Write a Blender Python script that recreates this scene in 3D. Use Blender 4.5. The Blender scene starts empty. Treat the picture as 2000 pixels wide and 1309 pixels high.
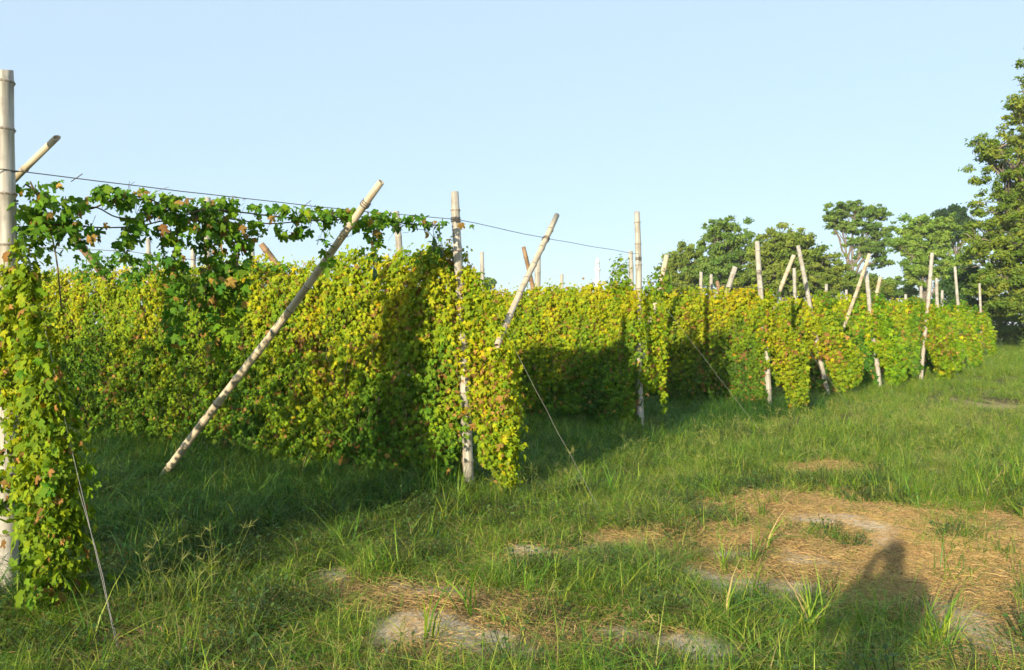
import bpy, math, random
import numpy as np
from mathutils import Vector, Matrix, Quaternion
R = math.radians
rng = np.random.default_rng(11)
random.seed(5)
scene = bpy.context.scene
COL = scene.collection

# ------------------------------------------------------------------ camera, sky, sun, exposure
EYE, F, HZ = 1.6, 1500.0, 645.0            # eye height (m); focal length and horizon row of the 2000 px wide photograph
cd = bpy.data.cameras.new('camera')
cd.sensor_width = 36.0
cd.lens = 36.0 * F / 2000.0
cd.clip_start, cd.clip_end = 0.05, 6000
cam = bpy.data.objects.new('camera', cd)
COL.objects.link(cam)
cam.location = (0, 0, EYE)
cam.rotation_euler = (R(90) - math.atan((654.5 - HZ) / F), 0, 0)
scene.camera = cam

SUN_AZ, SUN_EL = R(29.0), R(13.6)          # heading the light travels to (clockwise from +Y) and sun height
ldir = Vector((math.sin(SUN_AZ) * math.cos(SUN_EL), math.cos(SUN_AZ) * math.cos(SUN_EL), -math.sin(SUN_EL)))
world = bpy.data.worlds.new('World')
scene.world = world
world.use_nodes = True
wn = world.node_tree
sky = wn.nodes.new('ShaderNodeTexSky')
sky.sky_type = 'NISHITA'
sky.sun_disc = False
sky.sun_elevation = SUN_EL
sky.sun_rotation = SUN_AZ + math.pi
sky.air_density, sky.dust_density, sky.ozone_density = 1.0, 0.6, 3.0
bg = wn.nodes['Background']
bg.inputs['Strength'].default_value = 0.12
hz = wn.nodes.new('ShaderNodeMix'); hz.data_type = 'RGBA'      # pale even summer haze over the whole sky
hz.inputs['Factor'].default_value = 0.64
hz.inputs['B'].default_value = (4.3, 5.5, 6.5, 1)
wn.links.new(sky.outputs[0], hz.inputs['A'])
wn.links.new(hz.outputs['Result'], bg.inputs['Color'])
sl = bpy.data.lights.new('sun', 'SUN')
sl.energy, sl.angle, sl.color = 5.0, R(0.55), (1.0, 0.88, 0.66)
sun = bpy.data.objects.new('sun', sl)
COL.objects.link(sun)
sun.rotation_euler = ldir.to_track_quat('-Z', 'Y').to_euler()
vs = scene.view_settings
vs.view_transform, vs.look, vs.exposure, vs.gamma = 'Standard', 'None', 0.66, 1.0
vs.use_curve_mapping = False
scene.cycles.max_bounces = 4
scene.cycles.diffuse_bounces = 2
scene.cycles.transmission_bounces = 3
scene.cycles.transparent_max_bounces = 4
scene.cycles.use_adaptive_sampling = True
scene.cycles.adaptive_threshold = 0.03

# ------------------------------------------------------------------ helpers
def tag(o, label=None, cat=None, group=None, kind=None):
    if label: o['label'] = label
    if cat: o['category'] = cat
    if group: o['group'] = group
    if kind: o['kind'] = kind
    return o

def link(o, parent=None):
    COL.objects.link(o)
    if parent is not None: o.parent = parent
    return o

def empty(name, loc=(0, 0, 0)):
    o = bpy.data.objects.new(name, None)
    o.empty_display_size = 0.1
    o.location = loc
    return link(o)

def gz(x, y):
    """height of the ground"""
    x = np.asarray(x, float); y = np.asarray(y, float)
    rise = 0.012 * np.clip(y - 11, 0, 38)
    near = np.exp(-(np.maximum(np.hypot(x, y) - 25, 0) / 20) ** 2)
    bump = 0.022 * np.sin(x * 1.7 + 0.6 * y + 1) * np.sin(y * 1.3 - 0.5 * x) + 0.012 * np.sin(x * 4.1 + y * 2.3) + 0.01 * np.sin(y * 5.3 - x * 3.1 + 2)
    return rise + bump * near

def gp(x, y): return float(gz(x, y))

def px(p, q, Z):
    """point at depth Z seen at pixel (p, q) of the photograph"""
    return np.array(((p - 1000) / F * Z, Z, EYE + (HZ - q) / F * Z))

_w = rng.normal(size=(24, 3)); _p = rng.uniform(0, 6.28, 24)
def noise(x, y, z=0.0, s=1.0, k=0):
    """smooth noise about -1..1, features about 1/s wide"""
    v = 0
    for i in range(8):
        a = _w[(i + k) % 24]
        v = v + np.sin((a[0] * x + a[1] * y + a[2] * z) * s * 2.4 + _p[(i + k * 3) % 24])
    return v / 4.0

def mesh_np(name, V, T, mat, parent=None, col=None, smooth=False, obj=True):
    V = np.ascontiguousarray(V, dtype=np.float32).reshape(-1, 3)
    T = np.ascontiguousarray(T, dtype=np.int32)
    n = T.shape[1]
    me = bpy.data.meshes.new(name)
    me.vertices.add(len(V)); me.vertices.foreach_set('co', V.ravel())
    me.loops.add(T.size); me.loops.foreach_set('vertex_index', T.ravel())
    me.polygons.add(len(T))
    me.polygons.foreach_set('loop_start', np.arange(0, T.size, n, dtype=np.int32))
    me.polygons.foreach_set('loop_total', np.full(len(T), n, dtype=np.int32))
    if col is not None:
        c = np.ones((len(V), 4), np.float32); c[:, :3] = col
        at = me.attributes.new('col', 'FLOAT_COLOR', 'POINT')
        at.data.foreach_set('color', c.ravel())
    if smooth: me.polygons.foreach_set('use_smooth', np.ones(len(T), bool))
    me.update(calc_edges=True)
    if mat is not None: me.materials.append(mat)
    if not obj: return me
    return link(bpy.data.objects.new(name, me), parent)

def unit(a): return a / np.maximum(np.linalg.norm(a, axis=-1, keepdims=True), 1e-9)

class Geo:
    """collects triangles and a colour per vertex"""
    def __init__(s): s.V, s.T, s.C, s.n = [], [], [], 0
    def add(s, V, T, C=(1, 1, 1)):
        V = np.asarray(V, float).reshape(-1, 3)
        s.V.append(V); s.T.append(np.asarray(T, int) + s.n)
        s.C.append(np.broadcast_to(np.asarray(C, float), V.shape)); s.n += len(V)
    def tube(s, pts, rad, sides=6, C=(1, 1, 1), cap=False):
        pts = np.asarray(pts, float); m = len(pts)
        rad = np.broadcast_to(np.asarray(rad, float), (m,))
        d = unit(np.gradient(pts, axis=0))
        ref = np.array((0.13, 0.21, 1.0)) if abs(d[:, 2]).mean() < 0.8 else np.array((1.0, 0.1, 0.0))
        a = unit(np.cross(d, ref)); b = np.cross(d, a)
        th = np.arange(sides) * 2 * math.pi / sides
        V = pts[:, None] + rad[:, None, None] * (np.cos(th)[None, :, None] * a[:, None] + np.sin(th)[None, :, None] * b[:, None])
        i = np.arange(m - 1)[:, None] * sides + np.arange(sides)[None]
        j = np.arange(m - 1)[:, None] * sides + (np.arange(sides)[None] + 1) % sides
        T = np.stack([np.stack([i, j, j + sides], -1), np.stack([i, j + sides, i + sides], -1)], 2).reshape(-1, 3)
        s.add(V.reshape(-1, 3), T, C)
        if cap:
            k = np.arange(1, sides - 1)
            s.add(V[-1], np.stack([np.zeros_like(k), k, k + 1], -1), C)
    def obj(s, name, mat, parent=None, smooth=False, asobj=True):
        return mesh_np(name, np.concatenate(s.V), np.concatenate(s.T), mat, parent, np.concatenate(s.C), smooth, asobj)

# ------------------------------------------------------------------ materials
def newmat(name):
    m = bpy.data.materials.new(name); m.use_nodes = True
    nt = m.node_tree
    return m, nt, nt.nodes['Principled BSDF'], nt.nodes['Material Output']

def leaf_mat(name, source, trans=0.33, rough=0.5, spec=0.35, hue=0.02, val=0.25, scale=40.0, tint=(1.15, 1.1, 0.5)):
    m, nt, b, out = newmat(name)
    if source == 'col':
        c = nt.nodes.new('ShaderNodeAttribute'); c.attribute_name = 'col'; src = c.outputs['Color']
    else:
        c = nt.nodes.new('ShaderNodeObjectInfo'); src = c.outputs['Color']
    tc = nt.nodes.new('ShaderNodeTexCoord')
    nz = nt.nodes.new('ShaderNodeTexNoise'); nz.inputs['Scale'].default_value = scale
    nt.links.new(tc.outputs['Object'], nz.inputs['Vector'])
    oi = nt.nodes.new('ShaderNodeObjectInfo')
    mr = nt.nodes.new('ShaderNodeMapRange'); mr.inputs['To Min'].default_value = 1 - val; mr.inputs['To Max'].default_value = 1 + val
    nt.links.new(nz.outputs['Fac'], mr.inputs['Value'])
    mh = nt.nodes.new('ShaderNodeMapRange'); mh.inputs['To Min'].default_value = 0.5 - hue; mh.inputs['To Max'].default_value = 0.5 + hue
    nt.links.new(oi.outputs['Random'], mh.inputs['Value'])
    hs = nt.nodes.new('ShaderNodeHueSaturation')
    nt.links.new(mh.outputs[0], hs.inputs['Hue']); nt.links.new(mr.outputs[0], hs.inputs['Value']); nt.links.new(src, hs.inputs['Color'])
    nt.links.new(hs.outputs[0], b.inputs['Base Color'])
    b.inputs['Roughness'].default_value = rough
    b.inputs['Specular IOR Level'].default_value = spec
    tr = nt.nodes.new('ShaderNodeBsdfTranslucent')
    mm = nt.nodes.new('ShaderNodeMix'); mm.data_type = 'RGBA'; mm.blend_type = 'MULTIPLY'; mm.inputs['Factor'].default_value = 1
    nt.links.new(hs.outputs[0], mm.inputs['A']); mm.inputs['B'].default_value = (*tint, 1)
    nt.links.new(mm.outputs['Result'], tr.inputs['Color'])
    mx = nt.nodes.new('ShaderNodeMixShader'); mx.inputs[0].default_value = trans
    nt.links.new(b.outputs[0], mx.inputs[1]); nt.links.new(tr.outputs[0], mx.inputs[2]); nt.links.new(mx.outputs[0], out.inputs['Surface'])
    return m

M_vine = leaf_mat('vine_leaf', 'col', spec=0.14, rough=0.6)
M_vineO = leaf_mat('vine_leaf_single', 'obj', spec=0.14, rough=0.6)
M_tree = leaf_mat('tree_leaf', 'col', trans=0.3, rough=0.7, spec=0.1, scale=3.0, val=0.2, hue=0.0)
M_grass = leaf_mat('grass_blade', 'col', trans=0.3, rough=0.45, spec=0.3, hue=0.015, scale=12.0)
M_straw = leaf_mat('straw', 'col', trans=0.05, rough=0.7, spec=0.2, hue=0.01, scale=20.0, tint=(1, 1, 1))

def stem_mat(name, c1, c2, scale=30):
    m, nt, b, out = newmat(name)
    at = nt.nodes.new('ShaderNodeAttribute'); at.attribute_name = 'col'
    tc = nt.nodes.new('ShaderNodeTexCoord')
    nz = nt.nodes.new('ShaderNodeTexNoise'); nz.inputs['Scale'].default_value = scale; nz.inputs['Detail'].default_value = 4
    nt.links.new(tc.outputs['Object'], nz.inputs['Vector'])
    cr = nt.nodes.new('ShaderNodeValToRGB')
    cr.color_ramp.elements[0].position, cr.color_ramp.elements[1].position = 0.3, 0.7
    cr.color_ramp.elements[0].color = (*c1, 1); cr.color_ramp.elements[1].color = (*c2, 1)
    nt.links.new(nz.outputs['Fac'], cr.inputs[0])
    mm = nt.nodes.new('ShaderNodeMix'); mm.data_type = 'RGBA'; mm.blend_type = 'MULTIPLY'; mm.inputs['Factor'].default_value = 1
    nt.links.new(cr.outputs[0], mm.inputs['A']); nt.links.new(at.outputs['Color'], mm.inputs['B'])
    nt.links.new(mm.outputs['Result'], b.inputs['Base Color'])
    b.inputs['Roughness'].default_value = 0.8
    bp = nt.nodes.new('ShaderNodeBump'); bp.inputs['Strength'].default_value = 0.4; bp.inputs['Distance'].default_value = 0.01
    nt.links.new(nz.outputs['Fac'], bp.inputs['Height']); nt.links.new(bp.outputs[0], b.inputs['Normal'])
    return m
M_stem = stem_mat('vine_stem', (0.10, 0.06, 0.03), (0.24, 0.17, 0.08), 60)
M_bark = stem_mat('bark', (0.09, 0.07, 0.05), (0.28, 0.23, 0.18), 4)

def bamboo_mat(name, c1, c2, stain):
    m, nt, b, out = newmat(name)
    tc = nt.nodes.new('ShaderNodeTexCoord')
    mp = nt.nodes.new('ShaderNodeMapping'); mp.inputs['Scale'].default_value = (60, 60, 2.2)
    oi = nt.nodes.new('ShaderNodeObjectInfo')
    nt.links.new(tc.outputs['Object'], mp.inputs['Vector'])
    ml = nt.nodes.new('ShaderNodeMath'); ml.operation = 'MULTIPLY'; ml.inputs[1].default_value = 40
    nt.links.new(oi.outputs['Random'], ml.inputs[0]); nt.links.new(ml.outputs[0], mp.inputs['Location'])
    nz = nt.nodes.new('ShaderNodeTexNoise'); nz.inputs['Scale'].default_value = 1.0; nz.inputs['Detail'].default_value = 5
    nt.links.new(mp.outputs[0], nz.inputs['Vector'])
    cr = nt.nodes.new('ShaderNodeValToRGB')
    cr.color_ramp.elements[0].position, cr.color_ramp.elements[1].position = 0.32, 0.66
    cr.color_ramp.elements[0].color = (*c1, 1); cr.color_ramp.elements[1].color = (*c2, 1)
    nt.links.new(nz.outputs['Fac'], cr.inputs[0])
    n2 = nt.nodes.new('ShaderNodeTexNoise'); n2.inputs['Scale'].default_value = 9.0; n2.inputs['Detail'].default_value = 6
    nt.links.new(tc.outputs['Object'], n2.inputs['Vector'])
    r2 = nt.nodes.new('ShaderNodeValToRGB'); r2.color_ramp.elements[0].position = 0.50; r2.color_ramp.elements[1].position = 0.70
    r2.color_ramp.elements[0].color = (0, 0, 0, 1); r2.color_ramp.elements[1].color = (1, 1, 1, 1)
    nt.links.new(n2.outputs['Fac'], r2.inputs[0])
    mm = nt.nodes.new('ShaderNodeMix'); mm.data_type = 'RGBA'
    fm = nt.nodes.new('ShaderNodeMath'); fm.operation = 'MULTIPLY'; fm.inputs[1].default_value = 0.45
    nt.links.new(r2.outputs[0], fm.inputs[0]); nt.links.new(fm.outputs[0], mm.inputs['Factor'])
    nt.links.new(cr.outputs[0], mm.inputs['A']); mm.inputs['B'].default_value = (*stain, 1)
    nt.links.new(mm.outputs['Result'], b.inputs['Base Color'])
    b.inputs['Roughness'].default_value = 0.55
    b.inputs['Specular IOR Level'].default_value = 0.3
    bp = nt.nodes.new('ShaderNodeBump'); bp.inputs['Strength'].default_value = 0.35; bp.inputs['Distance'].default_value = 0.004
    nt.links.new(nz.outputs['Fac'], bp.inputs['Height']); nt.links.new(bp.outputs[0], b.inputs['Normal'])
    return m
M_bam = bamboo_mat('bamboo_weathered', (0.29, 0.26, 0.21), (0.53, 0.485, 0.40), (0.15, 0.125, 0.095))
M_bamY = bamboo_mat('bamboo_straw', (0.44, 0.355, 0.235), (0.64, 0.53, 0.37), (0.26, 0.19, 0.115))
M_bamB = bamboo_mat('bamboo_brown', (0.22, 0.13, 0.07), (0.36, 0.23, 0.12), (0.12, 0.08, 0.05))
M_node = bamboo_mat('bamboo_node', (0.15, 0.12, 0.085), (0.36, 0.31, 0.24), (0.10, 0.07, 0.05))

def plain_mat(name, c, rough=0.6, metal=0.0):
    m, nt, b, out = newmat(name)
    tc = nt.nodes.new('ShaderNodeTexCoord'); nz = nt.nodes.new('ShaderNodeTexNoise'); nz.inputs['Scale'].default_value = 25
    nt.links.new(tc.outputs['Object'], nz.inputs['Vector'])
    cr = nt.nodes.new('ShaderNodeValToRGB')
    cr.color_ramp.elements[0].color = (*[v * 0.75 for v in c], 1); cr.color_ramp.elements[1].color = (*[min(1, v * 1.2) for v in c], 1)
    nt.links.new(nz.outputs['Fac'], cr.inputs[0]); nt.links.new(cr.outputs[0], b.inputs['Base Color'])
    b.inputs['Roughness'].default_value = rough; b.inputs['Metallic'].default_value = metal
    return m
M_wire = plain_mat('wire', (0.10, 0.09, 0.08), 0.6)
M_guy = plain_mat('guy_wire', (0.22, 0.20, 0.17), 0.6)
M_white = plain_mat('white_plaster', (0.72, 0.72, 0.70), 0.7)
M_gourd = plain_mat('gourd_green', (0.05, 0.12, 0.03), 0.45)
M_gourdY = plain_mat('gourd_yellow', (0.42, 0.27, 0.03), 0.45)

# ------------------------------------------------------------------ ground cover layout (metres on the ground)
def ell(lst):
    out = []
    for (p, q, rx, ry) in lst:
        Z = F * EYE / (q - HZ)
        out.append(((p - 1000) / F * Z, Z, rx / F * Z, ry * Z * Z / (F * EYE)))
    return out
STRAW = ell([(1960, 1025, 160, 36), (1250, 1275, 120, 30), (1050, 1250, 120, 30), (1690, 1015, 260, 50), (1850, 1105, 270, 75), (1450, 1060, 200, 50), (1260, 1055, 130, 28), (1960, 1190, 130, 70), (1150, 1270, 110, 26),
             (880, 1215, 90, 30), (660, 1140, 60, 22), (1350, 1275, 110, 32), (1900, 925, 120, 16), (1650, 915, 120, 14), (1600, 1130, 160, 40), (1040, 1085, 80, 14),
             (2010, 1070, 160, 60), (980, 1180, 160, 30), (760, 1170, 110, 30), (900, 1270, 120, 26), (1960, 800, 60, 6), (1950, 692, 40, 3), (1930, 1280, 120, 60), (230, 1100, 50, 15)])
BARE = ell([(1250, 1054, 105, 22), (1480, 1143, 90, 27), (1570, 1095, 50, 14), (1345, 1277, 95, 34), (1915, 1235, 75, 42), (775, 1150, 34, 22), (825, 1228, 85, 22),
            (1000, 1262, 85, 24), (1185, 1240, 55, 14), (650, 1130, 45, 18), (1840, 925, 55, 11), (1032, 1077, 32, 11), (1650, 1020, 90, 16), (1345, 1000, 34, 8),
            (1130, 1100, 36, 9), (880, 1160, 50, 11), (1700, 1060, 55, 11), (1150, 1290, 60, 18), (1440, 1090, 60, 10), (1560, 1140, 40, 10)])
LUSH = ell([(1640, 1230, 160, 56), (1150, 1150, 180, 32), (1470, 1235, 110, 40), (1960, 945, 80, 36), (760, 1120, 60, 20)])

def soft(x, y, E, nz=0.35, sharp=2.2):
    n = noise(x, y, 0, 1.3, 3) * nz + noise(x, y, 0, 4.0, 7) * nz * 0.7 + noise(x, y, 0, 11.0, 11) * nz * 0.35
    m = np.zeros(np.shape(x))
    for (cx, cy, rx, ry) in E:
        d = np.sqrt(((x - cx) / rx) ** 2 + ((y - cy) / ry) ** 2) + n
        m = np.maximum(m, np.clip((1.25 - d) * sharp, 0, 1))
    return m

BARE2 = [(a, b_, c * 1.3, d * 1.3) for a, b_, c, d in BARE]
def cover(x, y):
    straw = soft(x, y, STRAW)
    lush = soft(x, y, LUSH, 0.3, 2.0)
    bare = soft(x, y, BARE, 0.55, 1.9)
    straw = straw * (1 - 0.9 * lush)
    bare = bare * (1 - lush)
    return straw, bare, lush

# ------------------------------------------------------------------ the ground
def axis(segs):
    a = [segs[0][0]]
    for (s0, s1, st) in segs:
        n = max(1, int(round((s1 - s0) / st)))
        a += list(np.linspace(s0, s1, n + 1)[1:])
    return np.array(a)
gx = axis([(-2500, -200, 460), (-200, -40, 20), (-40, -8, 2), (-8, -3.5, 0.25), (-3.5, 5.5, 0.05), (5.5, 12, 0.25), (12, 50, 2), (50, 200, 25), (200, 2500, 460)])
gy = axis([(-300, -20, 56), (-20, 2, 1.0), (2, 3, 0.2), (3, 10, 0.05), (10, 16, 0.25), (16, 60, 2), (60, 300, 20), (300, 4000, 370)])
X, Y = np.meshgrid(gx, gy)
Zg = gz(X, Y)
st, ba, lu = cover(X, Y)
Zg = Zg + 0.004 * ba + 0.008 * noise(X, Y, 0, 9, 5) * (np.hypot(X, Y) < 14)
nx, ny = len(gx), len(gy)
i = np.arange(ny - 1)[:, None] * nx + np.arange(nx - 1)[None]
Q = np.stack([i, i + 1, i + nx + 1, i + nx], -1).reshape(-1, 4)
mG, nt, b, out = newmat('ground_soil')
at = nt.nodes.new('ShaderNodeAttribute'); at.attribute_name = 'col'
sp = nt.nodes.new('ShaderNodeSeparateColor'); nt.links.new(at.outputs['Color'], sp.inputs[0])
tc = nt.nodes.new('ShaderNodeTexCoord')
def nz_(scale, detail=5):
    n = nt.nodes.new('ShaderNodeTexNoise'); n.inputs['Scale'].default_value = scale; n.inputs['Detail'].default_value = detail
    nt.links.new(tc.outputs['Object'], n.inputs['Vector']); return n
def ramp_(n, c1, c2, a=0.35, bb=0.65):
    r = nt.nodes.new('ShaderNodeValToRGB'); r.color_ramp.elements[0].position = a; r.color_ramp.elements[1].position = bb
    r.color_ramp.elements[0].color = (*c1, 1); r.color_ramp.elements[1].color = (*c2, 1)
    nt.links.new(n.outputs['Fac'], r.inputs[0]); return r
n1, n2, n3 = nz_(2.0), nz_(22.0), nz_(140.0, 3)
soil = ramp_(n2, (0.07, 0.065, 0.025), (0.17, 0.13, 0.06))
strw = ramp_(n3, (0.26, 0.18, 0.085), (0.54, 0.40, 0.22))
bare = ramp_(n2, (0.58, 0.42, 0.25), (0.74, 0.57, 0.365), 0.3, 0.7)
def mix_(f, a, b_):
    m_ = nt.nodes.new('ShaderNodeMix'); m_.data_type = 'RGBA'
    nt.links.new(f, m_.inputs['Factor']); nt.links.new(a, m_.inputs['A']); nt.links.new(b_, m_.inputs['B']); return m_.outputs['Result']
c1 = mix_(sp.outputs[0], soil.outputs[0], strw.outputs[0])
c2 = mix_(sp.outputs[1], c1, bare.outputs[0])
nt.links.new(c2, b.inputs['Base Color'])
b.inputs['Roughness'].default_value = 0.95; b.inputs['Specular IOR Level'].default_value = 0.1
ad = nt.nodes.new('ShaderNodeMath'); ad.operation = 'ADD'
nt.links.new(n2.outputs['Fac'], ad.inputs[0]); nt.links.new(n3.outputs['Fac'], ad.inputs[1])
bp = nt.nodes.new('ShaderNodeBump'); bp.inputs['Strength'].default_value = 0.6; bp.inputs['Distance'].default_value = 0.007
nt.links.new(ad.outputs[0], bp.inputs['Height']); nt.links.new(bp.outputs[0], b.inputs['Normal'])
gc = np.stack([st, ba, lu], -1).reshape(-1, 3)
ground = mesh_np('ground', np.stack([X, Y, Zg], -1).reshape(-1, 3), Q, mG, None, gc, True)
tag(ground, kind='structure')

# ------------------------------------------------------------------ bamboo poles
def culm_mesh(L, r0, r1, seed, near, cut=0.0):
    rr = np.random.default_rng(seed)
    g = Geo(); rings = []
    nodes = []
    z = rr.uniform(0.05, 0.2)
    while z < L - 0.06:
        nodes.append(z); z += rr.uniform(0.26, 0.40)
    zs = [0.0]
    for n_ in nodes: zs += [n_ - 0.02, n_ - 0.006, n_ + 0.006, n_ + 0.022]
    zs += [L]
    zs = np.array(sorted(set(zs)))
    r = r0 + (r1 - r0) * zs / L
    for n_ in nodes:
        r = r * (1 + 0.17 * np.exp(-((zs - n_) / 0.012) ** 2) + 0.06 * np.exp(-((zs - n_) / 0.05) ** 2))
    a1, a2, ph = rr.uniform(0.004, 0.02), rr.uniform(0.002, 0.012), rr.uniform(0, 6)
    off = lambda z: np.stack([a1 * np.sin(z * 1.5 + ph) - a1 * math.sin(ph), a2 * np.sin(z * 2.3 + ph) - a2 * math.sin(ph), z], -1)
    pts = off(zs)
    S = 14 if near else 9
    th = np.arange(S) * 2 * math.pi / S
    V = pts[:, None] + r[:, None, None] * np.stack([np.cos(th), np.sin(th), np.zeros(S)], -1)[None]
    V[-1, :, 2] += cut * np.cos(th) * r[-1]
    top = V[-1]; c = top.mean(0)
    inner = c + (top - c) * 0.72; deep = inner - np.array((0, 0, 0.03))
    V = np.concatenate([V.reshape(-1, 3), inner, deep, [c - np.array((0, 0, 0.03))]])
    m = len(zs) + 2
    i = np.arange(m - 1)[:, None] * S + np.arange(S)[None]; j = np.arange(m - 1)[:, None] * S + (np.arange(S)[None] + 1) % S
    T = np.stack([np.stack([i, j, j + S], -1), np.stack([i, j + S, i + S], -1)], 2).reshape(-1, 3)
    k = np.arange(S)
    T = np.concatenate([T, np.stack([(m - 1) * S + k, (m - 1) * S + (k + 1) % S, np.full(S, m * S)], -1)])
    rmesh = []
    if near:
        for n_ in nodes:
            q = off(np.array([n_ - 0.011, n_ - 0.004, n_ + 0.003, n_ + 0.010])); rad = (r0 + (r1 - r0) * n_ / L)
            h = Geo(); h.tube(q, rad * np.array([1.12, 1.265, 1.24, 1.12]), S); rmesh.append(h)
    return V, T, rmesh, off

_ps = [100]; OFF = {}
def pole(name, base, top, r0, r1, mat, label, cat, group=None, near=False, cut=0.0, sink=0.12):
    """bamboo pole from a foot in the ground to its tip"""
    base = Vector(base); top = Vector(top); _ps[0] += 1
    d = (top - base).normalized(); base = base - d * sink
    L = (top - base).length
    V, T, rings, off = culm_mesh(L, r0, r1, _ps[0], near, cut)
    q = d.to_track_quat('Z', 'Y')
    if near:
        e = empty(name, base); e.rotation_mode = 'QUATERNION'; e.rotation_quaternion = q
        mesh_np('culm', V, T, mat, e, None, True)
        for h in rings: h.obj('node_ring', M_node, e, True)
    else:
        e = mesh_np(name, V, T, mat, None, None, True)
        e.location = base; e.rotation_mode = 'QUATERNION'; e.rotation_quaternion = q
    OFF[e.name] = off
    return tag(e, label, cat, group)

rowdir = unit(np.array((-0.85, 0.53)))        # the rows run this way from their end posts
face = np.array((-rowdir[1], rowdir[0])) * 1.0
if face[1] > 0: face = -face                  # unit normal of the side of a row turned to the viewer
# end posts: depth, base px, top (px, py)
ENDS = [(4.75, 15, (16, 140), 0.052, 0.047), (7.6, 916, (888, 376), 0.052, 0.039), (11.7, 1252, (1246, 414), 0.055, 0.040), (14.7, 1503, (1477, 472), 0.056, 0.044),
        (18.0, 1617, (1559, 480), 0.058, 0.045), (20.0, 1719, (1691, 529), 0.056, 0.050), (22.0, 1799, (1821, 494), 0.056, 0.050), (24.0, 1837, (1829, 543), 0.055, 0.045),
        (27.0, 1880, (1864, 521), 0.056, 0.045), (34.0, 1918, (1913, 554), 0.055, 0.045)]
plabels = ['thick weathered bamboo post at the left edge of the photo, tied with wire', 'upright bamboo end post beside the long tilted brace, foot bare and grey',
           'bamboo end post with leaves crowding its upper half, in front of the minaret side', 'slightly tilted pale bamboo end post with yellow vines hanging beside it',
           'bamboo end post leaning strongly left, bare white lower half', 'short bamboo end post tilting left beside a crossing thin brace',
           'kinked bamboo end post tilting right, bare at the foot', 'straight thin whitish bamboo end post just right of the kinked one',
           'tall bamboo end post near the last hedge, tilting slightly left', 'last bamboo end post beside the big tree at the right edge']
EP = []
for k, (Z, bx, tp, r0, r1) in enumerate(ENDS):
    x = (bx - 1000) / F * Z
    base = (x, Z, gp(x, Z)); top = px(tp[0], tp[1], Z)
    EP.append(np.array(base))
    o = pole('bamboo_post', base, top, r0, r1, M_bam, plabels[k], 'post', 'end posts of the vine rows', near=k < 4, cut=0.25 if k == 0 else 0.1)
    if k == 0:
        ends0 = o

# ------------------------------------------------------------------ vine leaves
def leaf_outline(lobes, blunt, rr):
    pts = []
    ang = np.array([-118, -60, 0, 60, 118]) * 1.0
    rad = np.array([0.55, 0.80, 1.0, 0.80, 0.55])
    pts.append((180 - 30, 0.34))
    for a, r in zip(ang, rad):
        a = a + rr.uniform(-6, 6); r = r * rr.uniform(0.88, 1.1)
        if blunt == 1 and abs(a) > 90: pts += [(a, r)]
        elif blunt: pts += [(a - 15, r * 0.88), (a + 13, r * 0.96)]
        else: pts += [(a, r)]
        if a < 100: pts += [(a + 29 + rr.uniform(-4, 4), rr.uniform(0.34, 0.5))]
    pts[0] = (-152, 0.34); pts.append((152, 0.34))
    P = np.array([(r * math.sin(R(a)), r * math.cos(R(a))) for a, r in pts]) * 0.66
    P[:, 1] += 0.24
    return P

def leaf_variant(seed, blunt):
    rr = np.random.default_rng(seed)
    P = leaf_outline(5, blunt, rr)
    n = len(P)
    c = np.array([[0.0, 0.24]]); p0 = np.array([[0.0, 0.0]])
    A = np.concatenate([c, P, p0])
    r2 = ((A - c) ** 2).sum(1)
    z = -rr.uniform(0.4, 1.1) * r2 + 0.05 * np.sin(A[:, 0] * 14 + rr.uniform(0, 6)) + rr.uniform(-0.1, 0.35) * np.abs(A[:, 0])
    V = np.concatenate([A, z[:, None]], 1)
    ring = list(range(1, n + 1)) + [n + 1]
    T = [(0, ring[(i + 1) % len(ring)], ring[i]) for i in range(len(ring))]
    return V, np.array(T)
LV_FINE = [leaf_variant(s, 2) for s in range(8)]
LV_MID = [leaf_variant(s + 30, 1) for s in range(8)]
LV_LOW = [leaf_variant(s + 50, 0) for s in range(8)]
LV_CORE = [(np.array([(0, 0.1, 0), (-0.45, 0.2, -0.1), (-0.3, 0.7, -0.16), (0.05, 1.0, -0.25), (0.4, 0.65, -0.12), (0.42, 0.15, -0.05)]), np.array([(0, 3, 2), (0, 2, 1), (0, 4, 3), (0, 5, 4)]))]
LM = [mesh_np('vine_leaf', V, T, M_vineO, obj=False) for V, T in LV_FINE]

PAL = np.array([(0.045, 0.125, 0.012), (0.075, 0.18, 0.012), (0.125, 0.235, 0.012), (0.20, 0.30, 0.010), (0.32, 0.36, 0.010), (0.50, 0.43, 0.010), (0.46, 0.27, 0.01), (0.28, 0.165, 0.04)])
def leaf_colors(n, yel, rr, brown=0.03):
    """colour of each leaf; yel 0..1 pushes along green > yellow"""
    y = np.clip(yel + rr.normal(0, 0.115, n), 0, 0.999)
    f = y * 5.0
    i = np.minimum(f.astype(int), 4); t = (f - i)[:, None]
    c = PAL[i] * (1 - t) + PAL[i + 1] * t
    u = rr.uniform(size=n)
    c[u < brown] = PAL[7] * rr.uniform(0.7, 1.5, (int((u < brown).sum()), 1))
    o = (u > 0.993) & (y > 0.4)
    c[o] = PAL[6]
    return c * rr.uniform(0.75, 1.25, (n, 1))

def leaf_frames(pos, nrm, tip):
    N = unit(nrm); Yt = tip - (tip * N).sum(1, keepdims=True) * N; Yt = unit(Yt)
    Xt = np.cross(Yt, N)
    return np.stack([Xt, Yt, N], 2)      # columns

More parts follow.
